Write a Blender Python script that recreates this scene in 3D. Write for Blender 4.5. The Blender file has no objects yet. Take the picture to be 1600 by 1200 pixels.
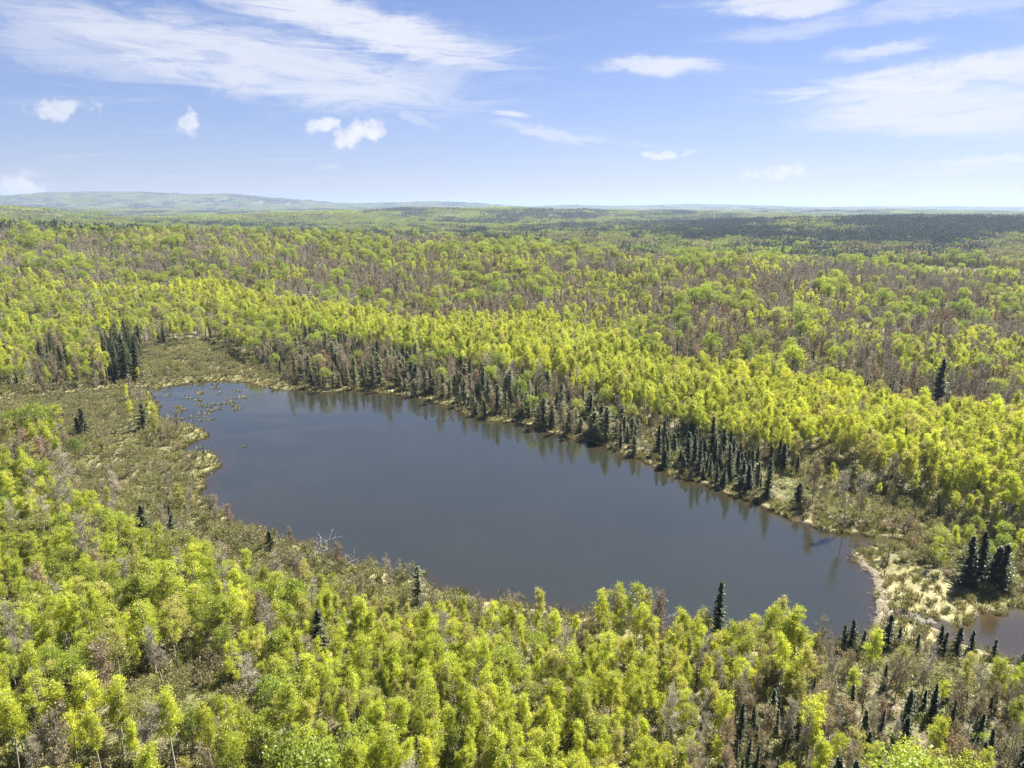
import bpy, bmesh, math, random, time
import numpy as np
T0 = time.time()
R_ = math.radians
rng = np.random.default_rng(7)
random.seed(7)
scene = bpy.context.scene
COL = scene.collection

# ------------------------------------------------------------------ camera
CAMZ, PITCH, F = 60.0, R_(14.6), 1066.0
cam_d = bpy.data.cameras.new('camera')
cam_d.sensor_width = 36.0
cam_d.lens = F / 1600 * 36.0
cam_d.clip_start, cam_d.clip_end = 0.5, 60000
cam = bpy.data.objects.new('camera', cam_d)
COL.objects.link(cam)
cam.location = (0, 0, CAMZ)
cam.rotation_euler = (math.pi / 2 - PITCH, 0, 0)
scene.camera = cam

# ------------------------------------------------------------------ light
SUN_AZ, SUN_EL = R_(50), R_(52)          # azimuth clockwise (to the right) from the view direction +Y
SKY_STRENGTH, SUN_STRENGTH, EXPOSURE = 0.050, 5.0, 1.78
scene.view_settings.view_transform = 'Standard'
scene.view_settings.look = 'None'
scene.view_settings.gamma = 1.0
scene.view_settings.exposure = EXPOSURE
scene.view_settings.use_curve_mapping = False
sun_d = bpy.data.lights.new('sun', 'SUN')
sun_d.energy = SUN_STRENGTH
sun_d.angle = R_(0.53)
sun_d.color = (1.0, 0.95, 0.86)
sun = bpy.data.objects.new('sun', sun_d)
COL.objects.link(sun)
sun.location = (300, 300, 500)
sun.rotation_euler = (math.pi / 2 - SUN_EL, 0, math.pi - SUN_AZ)

C = scene.cycles
C.max_bounces = 5
C.diffuse_bounces = 3
C.glossy_bounces = 2
C.transmission_bounces = 3
C.transparent_max_bounces = 4
C.volume_bounces = 0
C.use_adaptive_sampling = True
C.adaptive_threshold = 0.02
C.use_denoising = True
C.denoiser = 'OPENIMAGEDENOISE'
C.denoising_input_passes = 'RGB_ALBEDO_NORMAL'
C.denoising_prefilter = 'NONE'
C.caustics_reflective = False
C.caustics_refractive = False
C.sample_clamp_indirect = 6.0

world = bpy.data.worlds.new('World')
scene.world = world
world.use_nodes = True


class NT:
    """small helper for node trees"""
    def __init__(self, tree):
        self.t = tree

    def n(self, typ, **kw):
        nd = self.t.nodes.new(typ)
        for k, v in kw.items():
            setattr(nd, k, v)
        return nd

    def link(self, a, b):
        self.t.links.new(a, b)

    def put(self, sock, v):
        if hasattr(v, 'is_output'):
            self.t.links.new(v, sock)
        else:
            sock.default_value = v

    def math(self, op, a, b=None, c=None, clamp=False):
        nd = self.n('ShaderNodeMath', operation=op, use_clamp=clamp)
        self.put(nd.inputs[0], a)
        if b is not None:
            self.put(nd.inputs[1], b)
        if c is not None:
            self.put(nd.inputs[2], c)
        return nd.outputs[0]

    def vmath(self, op, a, b=None, scale=None):
        nd = self.n('ShaderNodeVectorMath', operation=op)
        self.put(nd.inputs[0], a)
        if b is not None:
            self.put(nd.inputs[1], b)
        if scale is not None:
            self.put(nd.inputs[3], scale)
        return nd.outputs[0]

    def mix(self, fac, a, b, blend='MIX'):
        nd = self.n('ShaderNodeMix', data_type='RGBA', blend_type=blend)
        self.put(nd.inputs[0], fac)
        self.put(nd.inputs[6], a)
        self.put(nd.inputs[7], b)
        return nd.outputs[2]

    def noise(self, vec, scale, detail=3.0, rough=0.55, lac=2.0, dist=0.0):
        nd = self.n('ShaderNodeTexNoise')
        self.put(nd.inputs['Vector'], vec)
        nd.inputs['Scale'].default_value = scale
        nd.inputs['Detail'].default_value = detail
        nd.inputs['Roughness'].default_value = rough
        nd.inputs['Lacunarity'].default_value = lac
        nd.inputs['Distortion'].default_value = dist
        return nd.outputs['Fac']

    def ramp(self, fac, lo, hi, a=0.0, b=1.0, smooth=True):
        nd = self.n('ShaderNodeMapRange')
        nd.interpolation_type = 'SMOOTHSTEP' if smooth else 'LINEAR'
        self.put(nd.inputs[0], fac)
        nd.inputs[1].default_value = lo
        nd.inputs[2].default_value = hi
        nd.inputs[3].default_value = a
        nd.inputs[4].default_value = b
        return nd.outputs[0]


def col(r, g, b):
    return (r, g, b, 1.0)


def build_world():
    t = world.node_tree
    t.nodes.clear()
    k = NT(t)
    sky = k.n('ShaderNodeTexSky', sky_type='NISHITA', sun_disc=False)
    sky.sun_elevation = SUN_EL
    sky.sun_rotation = SUN_AZ
    sky.altitude = 300
    sky.air_density = 1.0
    sky.dust_density = 0.25
    sky.ozone_density = 3.0
    raw = sky.outputs[0]
    den0 = k.vmath('ADD', k.vmath('SCALE', raw, scale=0.045), (1, 1, 1))
    base = k.mix(1.0, k.vmath('DIVIDE', raw, den0), col(0.70, 0.70, 0.94), 'MULTIPLY')
    tc = k.n('ShaderNodeTexCoord')
    d = k.vmath('NORMALIZE', tc.outputs['Generated'])
    sep = k.n('ShaderNodeSeparateXYZ')
    k.link(d, sep.inputs[0])
    az = k.math('ARCTAN2', sep.outputs[0], sep.outputs[1])
    el = k.math('ARCSINE', sep.outputs[2])
    cx = k.n('ShaderNodeCombineXYZ')
    k.link(az, cx.inputs[0])
    k.link(el, cx.inputs[1])
    ang = cx.outputs[0]
    # high cirrus lie on a plane far above: streaks run along one wind direction
    den = k.math('ADD', k.math('MAXIMUM', sep.outputs[2], 0.0), 0.06)
    px = k.math('DIVIDE', sep.outputs[0], den)
    py = k.math('DIVIDE', sep.outputs[1], den)
    pl = k.n('ShaderNodeCombineXYZ')
    k.link(px, pl.inputs[0])
    k.link(py, pl.inputs[1])
    mp = k.n('ShaderNodeMapping')
    k.link(pl.outputs[0], mp.inputs[0])
    mp.inputs['Rotation'].default_value = (0, 0, R_(18))
    mp.inputs['Scale'].default_value = (0.55, 1.7, 1)
    cir = k.noise(mp.outputs[0], 1.15, 7, 0.62, 2.1, 0.5)
    mass = k.ramp(cir, 0.52, 0.80, 0, 0.40)
    # single streaks and puffs: (px, py, half width px, half height px, tilt deg, kind, strength)
    clouds = [
        (560, 40, 330, 44, 11, 'c', 1.0), (400, 95, 430, 70, 6, 'c', .85), (150, 60, 220, 70, 5, 'c', .55),
        (690, 120, 90, 50, -35, 'c', .5),
        (1440, 125, 260, 32, -4, 'c', 1.0), (1450, 175, 230, 48, 3, 'c', .9), (1590, 150, 160, 60, -6, 'c', .8),
        (1025, 103, 120, 20, 1, 'c', .9), (1220, 5, 130, 20, 4, 'c', .9), (1240, 45, 140, 18, -4, 'c', .45),
        (1370, 80, 90, 14, -6, 'c', .7), (860, 207, 110, 13, 9, 'c', .6), (795, 177, 40, 8, 3, 'c', .9),
        (640, 180, 75, 10, 17, 'c', .45), (1560, 250, 140, 8, -3, 'c', .8), (1490, 268, 90, 8, -4, 'c', .5),
        (1500, 5, 200, 22, 0, 'c', .5), (880, 330, 100, 8, 0, 'c', .0),
        (505, 193, 30, 13, -14, 'p', .95), (558, 204, 48, 21, -4, 'p', 1.0), (297, 195, 23, 19, -30, 'p', .85),
        (28, 293, 38, 24, -15, 'p', 1.0), (95, 167, 40, 15, -8, 'p', .75), (1031, 242, 27, 10, -3, 'p', .8),
        (1078, 241, 14, 8, -20, 'p', .55), (1215, 268, 52, 14, 0, 'p', .75), (515, 256, 22, 7, 0, 'p', .35),
    ]
    wob = k.n('ShaderNodeTexNoise')
    k.link(ang, wob.inputs['Vector'])
    wob.inputs['Scale'].default_value = 22
    wob.inputs['Detail'].default_value = 6
    wob.inputs['Roughness'].default_value = 0.62
    wv = k.vmath('SUBTRACT', wob.outputs['Color'], (0.5, 0.5, 0.5))
    angp = k.vmath('ADD', ang, k.vmath('SCALE', wv, scale=0.045))
    mp2 = k.n('ShaderNodeMapping')
    k.link(ang, mp2.inputs[0])
    mp2.inputs['Rotation'].default_value = (0, 0, R_(9))
    mp2.inputs['Scale'].default_value = (7.0, 46, 1)
    fib = k.noise(mp2.outputs[0], 1.0, 9, 0.70, 2.1, 1.2)
    puffn = k.noise(ang, 46, 7, 0.6)
    total = mass
    cum = None
    for (u, v, hw, hh, tilt, kind, st) in clouds:
        if st <= 0:
            continue
        dr = np.array([u - 800, F, 600 - v], float)
        fw = np.array([0, math.cos(PITCH), -math.sin(PITCH)])
        up = np.array([0, math.sin(PITCH), math.cos(PITCH)])
        w = dr[0] * np.array([1, 0, 0]) + dr[1] * fw + dr[2] * up
        w /= np.linalg.norm(w)
        a0, e0 = math.atan2(w[0], w[1]), math.asin(w[2])
        m = k.n('ShaderNodeMapping', vector_type='TEXTURE')
        k.link(angp if kind == 'p' else k.vmath('ADD', ang, k.vmath('SCALE', wv, scale=0.03)), m.inputs[0])
        m.inputs['Location'].default_value = (a0, e0, 0)
        m.inputs['Rotation'].default_value = (0, 0, R_(-tilt))
        m.inputs['Scale'].default_value = (hw / F, hh / F, 1)
        ln = k.vmath('LENGTH', m.outputs[0])
        nd = t.nodes[-1]
        ln = nd.outputs['Value']
        if kind == 'c':
            fall = k.ramp(ln, 0.15, 1.15, 1, 0)
            body = k.ramp(k.math('ADD', fib, k.math('MULTIPLY', fall, 0.30)), 0.47, 0.84, 0, st)
            body = k.math('MULTIPLY', body, k.ramp(ln, 0.35, 1.15, 1, 0))
            total = k.math('MAXIMUM', total, body)
        else:
            s = k.math('SUBTRACT', k.math('ADD', 1.0, k.math('MULTIPLY', k.math('SUBTRACT', puffn, 0.5), 2.0)), ln)
            body = k.ramp(s, 0.03, 0.60, 0, st)
            cum = body if cum is None else k.math('MAXIMUM', cum, body)
    lum = k.n('ShaderNodeRGB')
    lum.outputs[0].default_value = col(5.0, 5.15, 5.6)
    lum2 = k.n('ShaderNodeRGB')
    lum2.outputs[0].default_value = col(5.6, 5.6, 5.8)
    c1 = k.mix(k.math('MULTIPLY', total, 0.95), base, lum.outputs[0])
    shade = k.mix(k.ramp(k.noise(ang, 70, 4, 0.6), 0.36, 0.58), col(4.5, 4.7, 5.3), lum2.outputs[0])
    c2 = k.mix(k.math('MULTIPLY', cum, 0.92), c1, shade)
    bg = k.n('ShaderNodeBackground')
    k.link(c2, bg.inputs[0])
    bg.inputs[1].default_value = SKY_STRENGTH
    out = k.n('ShaderNodeOutputWorld')
    k.link(bg.outputs[0], out.inputs[0])


build_world()
world.cycles.sampling_method = 'MANUAL'
world.cycles.sample_map_resolution = 512

# ------------------------------------------------------------------ geometry helpers
CP, SP = math.cos(PITCH), math.sin(PITCH)


def project(P):
    """world (n,3) -> photo pixel u, v, depth"""
    P = np.asarray(P, float)
    dz = P[:, 2] - CAMZ
    dep = P[:, 1] * CP - dz * SP
    upc = P[:, 1] * SP + dz * CP
    dep_s = np.where(dep > 0.1, dep, 0.1)
    return 800 + F * P[:, 0] / dep_s, 600 - F * upc / dep_s, dep


def ground_at(u, v, z=0.0):
    """direction of a photo pixel met with the level z"""
    a = (600 - v)
    dy = F * CP + a * SP
    dz = -F * SP + a * CP
    t = (z - CAMZ) / dz
    return (u - 800) * t, dy * t


def poly_world(pts, z=0.0):
    return np.array([ground_at(u, v, z) for u, v in pts])


def in_poly(px, py, poly):
    poly = np.asarray(poly, float)
    inside = np.zeros(len(px), bool)
    j = len(poly) - 1
    for i in range(len(poly)):
        xi, yi = poly[i]
        xj, yj = poly[j]
        c = ((yi > py) != (yj > py)) & (px < (xj - xi) * (py - yi) / (yj - yi + 1e-12) + xi)
        inside ^= c
        j = i
    return inside


def sdist(px, py, poly):
    """signed distance, negative inside"""
    d2 = np.full(len(px), 1e12)
    n = len(poly)
    for i in range(n):
        ax, ay = poly[i]
        bx, by = poly[(i + 1) % n]
        ex, ey = bx - ax, by - ay
        t = np.clip(((px - ax) * ex + (py - ay) * ey) / (ex * ex + ey * ey + 1e-12), 0, 1)
        d2 = np.minimum(d2, (px - ax - t * ex) ** 2 + (py - ay - t * ey) ** 2)
    d = np.sqrt(d2)
    return np.where(in_poly(px, py, poly), -d, d)


_tab = np.random.default_rng(3).random((256, 256))


def vnoise(x, y, s):
    x = np.asarray(x, float) / s + 137.3
    y = np.asarray(y, float) / s + 71.7
    xi, yi = np.floor(x).astype(int), np.floor(y).astype(int)
    fx, fy = x - xi, y - yi
    fx = fx * fx * (3 - 2 * fx)
    fy = fy * fy * (3 - 2 * fy)
    a = _tab[xi & 255, yi & 255]
    b = _tab[(xi + 1) & 255, yi & 255]
    c = _tab[xi & 255, (yi + 1) & 255]
    d = _tab[(xi + 1) & 255, (yi + 1) & 255]
    return (a * (1 - fx) + b * fx) * (1 - fy) + (c * (1 - fx) + d * fx) * fy


def fbm(x, y, s):
    return (vnoise(x, y, s) * .5 + vnoise(x + 31, y - 17, s / 2.1) * .28 + vnoise(x - 57, y + 91, s / 4.3) * .15 + vnoise(x + 9, y + 5, s / 9) * .07)


def sm(t):
    t = np.clip(t, 0, 1)
    return t * t * (3 - 2 * t)


# ------------------------------------------------------------------ outlines (photo pixels on the water level)
LAKE_PX = [(240, 612), (262, 603), (300, 598), (345, 594), (385, 597), (410, 605), (440, 609), (475, 607), (500, 612), (560, 610), (610, 615),
           (660, 622), (700, 634), (735, 648), (770, 658), (815, 662), (845, 670), (880, 682), (920, 690), (960, 705), (1000, 718), (1030, 732),
           (1060, 745), (1100, 757), (1130, 768), (1165, 780), (1190, 790), (1215, 800), (1240, 812), (1270, 822), (1300, 832), (1340, 835),
           (1380, 838), (1415, 842), (1408, 850), (1370, 852), (1345, 860), (1335, 872), (1345, 885), (1364, 895), (1371, 910), (1375, 935),
           (1374, 960), (1368, 985), (1340, 1003), (1250, 1012), (1150, 1008), (1050, 993), (960, 974), (880, 957), (830, 950), (760, 940),
           (700, 925), (640, 905), (580, 890), (540, 880), (500, 866), (470, 853), (440, 845), (400, 830), (370, 820), (340, 800), (320, 780),
           (315, 755), (330, 735), (346, 716), (335, 709), (300, 711), (280, 703), (300, 691), (322, 680), (302, 668), (270, 660), (238, 650),
           (246, 636), (236, 622)]
POND_PX = [(1462, 1000), (1478, 984), (1505, 976), (1524, 962), (1545, 957), (1575, 962), (1590, 948), (1640, 940), (1720, 950), (1720, 1050), (1640, 1040), (1590, 1040), (1545, 1022), (1515, 1008)]
CHAN_PX = [(246, 606), (200, 604), (150, 609), (90, 615), (30, 621), (-60, 630), (-60, 634), (30, 626), (100, 620), (160, 614), (215, 610), (246, 612)]
BROOK_PX = [(1380, 950), (1400, 953), (1435, 958), (1470, 968), (1500, 979), (1535, 986), (1560, 1000), (1545, 1010), (1518, 998), (1488, 990), (1452, 979), (1418, 971), (1380, 962)]
LAKE, POND, CHAN, BROOK = (poly_world(p) for p in (LAKE_PX, POND_PX, CHAN_PX, BROOK_PX))


def wobble(poly, step=1.6, amp=0.55):
    out = []
    n = len(poly)
    for i in range(n):
        a, b = poly[i], poly[(i + 1) % n]
        L = np.linalg.norm(b - a)
        m = max(1, int(L / step))
        for q in range(m):
            p = a + (b - a) * q / m
            nrm = np.array([-(b - a)[1], (b - a)[0]]) / (L + 1e-9)
            o = (vnoise(p[0], p[1], 5.0) - .5) * 2.4 + (vnoise(p[0] + 50, p[1], 1.7) - .5) * 1.2
            out.append(p + nrm * o * amp * 1.5)
    return np.array(out)


LAKE_RAW = LAKE[::2]
LAKE = wobble(LAKE)
POND = wobble(POND, 1.6, 0.4)


def water_sd(x, y):
    out = np.full(len(x), 400.0)
    r = np.hypot(x, y)
    near = r < 340
    mid = (r >= 340) & (r < 1000)
    out[:] = 620.0
    if mid.any():
        out[mid] = np.minimum(sdist(x[mid], y[mid], LAKE_RAW), 620)
    if near.any():
        xs, ys = x[near], y[near]
        s = np.minimum(sdist(xs, ys, LAKE), sdist(xs, ys, POND))
        s = np.minimum(s, sdist(xs, ys, CHAN))
        s = np.minimum(s, sdist(xs, ys, BROOK) + 0.15)
        out[near] = s
    return out


ROAD_PX = [(1440, 417), (1500, 420), (1560, 424), (1640, 428), (1800, 436)]
ROAD_Z = 9.0
ROAD = poly_world(ROAD_PX, ROAD_Z)


def road_dist(x, y):
    d = np.full(len(x), 1e9)
    for i in range(len(ROAD) - 1):
        a, b = ROAD[i], ROAD[i + 1]
        e = b - a
        t = np.clip(((x - a[0]) * e[0] + (y - a[1]) * e[1]) / (e @ e), 0, 1)
        d = np.minimum(d, np.hypot(x - a[0] - t * e[0], y - a[1] - t * e[1]))
    return d


HILLS = [  # u, distance, half widths across and along, height
    (0, 900, 230, 150, 26), (20, 2050, 190, 260, 44), (-60, 1500, 260, 240, 26),
    (690, 2700, 420, 330, 34), (1000, 2900, 520, 300, 27), (400, 2300, 300, 260, 12),
    (1540, 1350, 330, 190, 27), (1250, 1700, 300, 190, 17), (1520, 2500, 420, 260, 20), (1080, 1150, 260, 120, 5),
    (230, 7200, 900, 800, 140), (60, 7600, 900, 800, 108), (430, 7400, 700, 700, 92), (700, 8200, 620, 700, 84), (560, 9200, 900, 700, 70),
    (1050, 9500, 1500, 900, 62), (880, 9000, 300, 500, 30), (1500, 10500, 1900, 900, 66), (1200, 7000, 1100, 600, 26),
    (500, 4500, 600, 420, 24), (1350, 4300, 900, 420, 22), (950, 5400, 900, 420, 24), (200, 4700, 500, 420, 30),
]


def terrain(x, y, sd=None):
    x = np.asarray(x, float)
    y = np.asarray(y, float)
    r = np.hypot(x, y)
    if sd is None:
        sd = water_sd(x, y)
    far_side = sm((y - 120 - 0.25 * np.clip(-x, 0, 400)) / 160)
    out = 0.12 + 0.45 * sm(sd / 10) + 0.5 * sm((sd - 6) / 30)
    a = x / np.maximum(y, 1.0)
    amp = np.interp(a, [-.75, -.35, 0, .3, .47, .6, .8], [29, 27, 20, 15, 10, 4, 4])
    rc = np.interp(a, [-.75, -.35, 0, .3, .6], [690, 650, 565, 510, 480]) + (fbm(x, y, 160) - .5) * 120
    rise = far_side * amp * sm((sd - 22) / (rc - 190)) * (1 - .92 * sm((r - rc - 15) / 230))
    near = (1 - far_side) * 2.2 * sm((sd - 5) / 40)
    bumps = (fbm(x, y, 60) - .5) * 3.2 * sm((sd - 15) / 60) + (fbm(x, y, 9) - .5) * 0.5 * sm((sd - 1) / 6)
    big = (fbm(x, y, 420) - .5) * 15 * sm((r - 330) / 500) + (fbm(x, y, 1500) - .5) * 24 * sm((r - 1500) / 2500)
    big = big + (fbm(x + 70, y, 190) - .5) * 15 * sm((r - 300) / 200) * (1 - sm((r - 900) / 500))
    z = out + rise + near + bumps + big
    for (u, dist, sx, sy, h) in HILLS:
        x0 = (u - 800) / F * dist * 1.03
        wgt = np.exp(-((x - x0) / sx) ** 2 / 2 - ((y - dist) / sy) ** 2 / 2)
        z = z + h * wgt * (0.86 + .28 * fbm(x, y, sx * .45))
    rdw = sm((75 - road_dist(x, y)) / 50)
    z = z * (1 - rdw) + (ROAD_Z - .35) * rdw
    z = np.where(sd < 0, -1.6 * (1 - np.exp(np.minimum(sd, 0) / 3.5)) - 0.02, np.maximum(z, 0.06 + 0.03 * np.minimum(sd, 4)))
    return z


def new_mesh(name, verts, faces, mats=(), mat_idx=None, smooth=False):
    me = bpy.data.meshes.new(name)
    verts = np.asarray(verts, np.float32)
    me.vertices.add(len(verts))
    me.vertices.foreach_set('co', verts.ravel())
    if isinstance(faces, np.ndarray):
        k = faces.shape[1]
        nf = len(faces)
        me.loops.add(nf * k)
        me.loops.foreach_set('vertex_index', faces.ravel().astype(np.int32))
        me.polygons.add(nf)
        me.polygons.foreach_set('loop_start', (np.arange(nf) * k).astype(np.int32))
        me.polygons.foreach_set('loop_total', np.full(nf, k, np.int32))
    else:
        nf = len(faces)
        tot = [len(f) for f in faces]
        me.loops.add(sum(tot))
        me.loops.foreach_set('vertex_index', np.array([i for f in faces for i in f], np.int32))
        me.polygons.add(nf)
        me.polygons.foreach_set('loop_start', np.concatenate([[0], np.cumsum(tot)[:-1]]).astype(np.int32))
        me.polygons.foreach_set('loop_total', np.array(tot, np.int32))
    for m in mats:
        me.materials.append(m)
    if mat_idx is not None:
        me.polygons.foreach_set('material_index', np.asarray(mat_idx, np.int32))
    me.update(calc_edges=True)
    if smooth:
        me.polygons.foreach_set('use_smooth', np.ones(nf, bool))
    return me


def add_obj(name, me, parent=None, coll=None):
    o = bpy.data.objects.new(name, me)
    (coll or COL).objects.link(o)
    if parent is not None:
        o.parent = parent
    return o


def tag(o, label=None, cat=None, group=None, kind=None):
    if label:
        o['label'] = label
    if cat:
        o['category'] = cat
    if group:
        o['group'] = group
    if kind:
        o['kind'] = kind
    return o


# ------------------------------------------------------------------ materials
def mat_new(name):
    m = bpy.data.materials.new(name)
    m.use_nodes = True
    m.node_tree.nodes.clear()
    k = NT(m.node_tree)
    out = k.n('ShaderNodeOutputMaterial')
    return m, k, out


def leaf_mat(name, c_a, c_b, c_c=None, trans=0.5, tint=1.15, region=70.0, rough=0.6):
    """leaf: colour differs from tree to tree and from stand to stand; light passes through the blade"""
    m, k, out = mat_new(name)
    oi = k.n('ShaderNodeObjectInfo')
    stand = k.ramp(k.noise(oi.outputs['Location'], 1.0 / region, 2), 0.35, 0.65)
    rnd = oi.outputs['Random']
    f = k.math('ADD', k.math('MULTIPLY', stand, 0.5), k.math('MULTIPLY', rnd, 0.5))
    c = k.mix(f, col(*c_a), col(*c_b))
    if c_c is not None:
        pick = k.math('GREATER_THAN', k.math('FRACT', k.math('MULTIPLY', rnd, 17.31)), 0.78)
        c = k.mix(k.math('MULTIPLY', pick, 0.8), c, col(*c_c))
    gm = k.n('ShaderNodeNewGeometry')
    isl = k.math('ADD', 0.88, k.math('MULTIPLY', gm.outputs['Random Per Island'], 0.24))
    val = k.math('MULTIPLY', isl, k.math('ADD', 0.70, k.math('MULTIPLY', k.math('FRACT', k.math('MULTIPLY', rnd, 7.7)), 0.48)))
    c = k.mix(1.0, c, val, 'MULTIPLY')
    df = k.n('ShaderNodeBsdfDiffuse')
    k.link(c, df.inputs[0])
    tr = k.n('ShaderNodeBsdfTranslucent')
    k.link(k.mix(1.0, c, col(tint, tint, tint * .8), 'MULTIPLY'), tr.inputs[0])
    mx = k.n('ShaderNodeMixShader')
    mx.inputs[0].default_value = trans
    k.link(df.outputs[0], mx.inputs[1])
    k.link(tr.outputs[0], mx.inputs[2])
    gl = k.n('ShaderNodeBsdfGlossy')
    gl.inputs['Roughness'].default_value = 0.45
    gl.inputs[0].default_value = col(1, 1, 1)
    mx2 = k.n('ShaderNodeMixShader')
    mx2.inputs[0].default_value = 0.025
    k.link(mx.outputs[0], mx2.inputs[1])
    k.link(gl.outputs[0], mx2.inputs[2])
    k.link(mx2.outputs[0], out.inputs[0])
    return m


def bark_mat(name, c_a, c_b, scale=2.5):
    m, k, out = mat_new(name)
    tc = k.n('ShaderNodeTexCoord')
    mp = k.n('ShaderNodeMapping')
    k.link(tc.outputs['Object'], mp.inputs[0])
    mp.inputs['Scale'].default_value = (2.5, 2.5, 1)
    f = k.ramp(k.noise(mp.outputs[0], scale, 4, 0.65), 0.38, 0.66)
    oi = k.n('ShaderNodeObjectInfo')
    f2 = k.math('ADD', 0.75, k.math('MULTIPLY', oi.outputs['Random'], 0.5))
    c = k.mix(1.0, k.mix(f, col(*c_a), col(*c_b)), f2, 'MULTIPLY')
    bs = k.n('ShaderNodeBsdfPrincipled')
    k.link(c, bs.inputs['Base Color'])
    bs.inputs['Roughness'].default_value = 0.85
    k.link(bs.outputs[0], out.inputs[0])
    return m


M = {}
M['aspen'] = leaf_mat('aspen_leaf', (0.390, 0.445, 0.050), (0.530, 0.540, 0.056), (0.420, 0.390, 0.115), 0.55, 1.25, 60)
M['broad'] = leaf_mat('broad_leaf', (0.225, 0.295, 0.045), (0.360, 0.405, 0.042), (0.330, 0.325, 0.095), 0.5, 1.2, 90)
M['bud'] = leaf_mat('bud_leaf', (0.330, 0.225, 0.105), (0.310, 0.270, 0.090), (0.390, 0.215, 0.100), 0.4, 1.1, 60)
M['spruce'] = leaf_mat('spruce_needle', (0.072, 0.098, 0.048), (0.122, 0.146, 0.064), None, 0.35, 1.0, 60)
M['cedar'] = leaf_mat('cedar_spray', (0.190, 0.205, 0.105), (0.260, 0.265, 0.135), (0.265, 0.235, 0.135), 0.45, 1.0, 40)
M['shrub'] = leaf_mat('shrub_leaf', (0.170, 0.168, 0.062), (0.250, 0.248, 0.072), (0.225, 0.180, 0.095), 0.45, 1.1, 25)
M['herb'] = leaf_mat('herb_leaf', (0.190, 0.210, 0.045), (0.310, 0.290, 0.080), (0.340, 0.280, 0.140), 0.4, 1.1, 20)
M['sedge'] = leaf_mat('sedge_blade', (0.250, 0.225, 0.090), (0.225, 0.230, 0.062), (0.370, 0.310, 0.160), 0.3, 1.0, 14)
M['twig'] = bark_mat('twig_bark', (0.255, 0.222, 0.155), (0.385, 0.345, 0.258))
M['redtwig'] = bark_mat('red_twig_bark', (0.215, 0.178, 0.128), (0.295, 0.250, 0.185))
M['palebark'] = bark_mat('pale_bark', (0.280, 0.265, 0.220), (0.520, 0.500, 0.430))
M['darkbark'] = bark_mat('dark_bark', (0.090, 0.074, 0.060), (0.150, 0.128, 0.106))
M['deadwood'] = bark_mat('weathered_wood', (0.220, 0.205, 0.185), (0.400, 0.385, 0.350))
M['fargreen'] = leaf_mat('far_green_leaf', (0.200, 0.270, 0.040), (0.310, 0.350, 0.040), (0.240, 0.240, 0.070), 0.4, 1.15, 260)
M['farbrown'] = leaf_mat('far_budding_leaf', (0.245, 0.215, 0.105), (0.285, 0.275, 0.080), (0.260, 0.190, 0.115), 0.3, 1.05, 260)
M['farcon'] = leaf_mat('far_needle', (0.046, 0.072, 0.040), (0.074, 0.100, 0.048), None, 0.15, 1.0, 260)


def ground_mat():
    m, k, out = mat_new('forest_floor')
    gm = k.n('ShaderNodeNewGeometry')
    pos = gm.outputs['Position']
    at = k.n('ShaderNodeAttribute', attribute_name='shore')
    at2 = k.n('ShaderNodeAttribute', attribute_name='marsh')
    n1 = k.noise(pos, 0.12, 5, 0.6)
    n2 = k.noise(pos, 1.1, 5, 0.65)
    n3 = k.noise(pos, 0.022, 4, 0.55)
    litter = k.mix(k.ramp(n2, 0.35, 0.68), col(0.085, 0.066, 0.042), col(0.225, 0.185, 0.118))
    moss = k.mix(k.ramp(n2, 0.3, 0.7), col(0.075, 0.088, 0.026), col(0.165, 0.165, 0.055))
    fl = k.mix(k.ramp(n1, 0.40, 0.62), litter, moss)
    far = k.mix(k.ramp(n3, 0.4, 0.6), col(0.085, 0.100, 0.036), col(0.110, 0.098, 0.050))
    ln = k.vmath('LENGTH', pos)
    ln = k.t.nodes[-1].outputs['Value']
    fl = k.mix(k.ramp(ln, 350, 900), fl, far)
    sedge = k.mix(k.ramp(n2, 0.36, 0.62), col(0.150, 0.138, 0.056), col(0.340, 0.295, 0.155))
    sedge = k.mix(k.ramp(n1, 0.42, 0.66, 0, .75), sedge, col(0.165, 0.165, 0.045))
    shore = k.ramp(k.math('ADD', at.outputs['Fac'], k.math('MULTIPLY', k.math('SUBTRACT', n1, 0.5), 9.0)), 1.5, 5.0, 1, 0)
    bog = k.mix(k.ramp(n2, 0.36, 0.64), col(0.085, 0.080, 0.034), col(0.190, 0.170, 0.080))
    c = k.mix(shore, k.mix(at2.outputs['Fac'], fl, bog), sedge)
    mud = k.ramp(at.outputs['Fac'], 0.0, 0.9, 1, 0)
    c = k.mix(mud, c, k.mix(n2, col(0.060, 0.045, 0.030), col(0.130, 0.100, 0.064)))
    bs = k.n('ShaderNodeBsdfPrincipled')
    k.link(c, bs.inputs['Base Color'])
    bs.inputs['Roughness'].default_value = 0.95
    bp = k.n('ShaderNodeBump')
    bp.inputs['Strength'].default_value = 0.6
    bp.inputs['Distance'].default_value = 0.3
    k.link(n2, bp.inputs['Height'])
    k.link(bp.outputs[0], bs.inputs['Normal'])
    k.link(bs.outputs[0], out.inputs[0])
    return m


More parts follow.
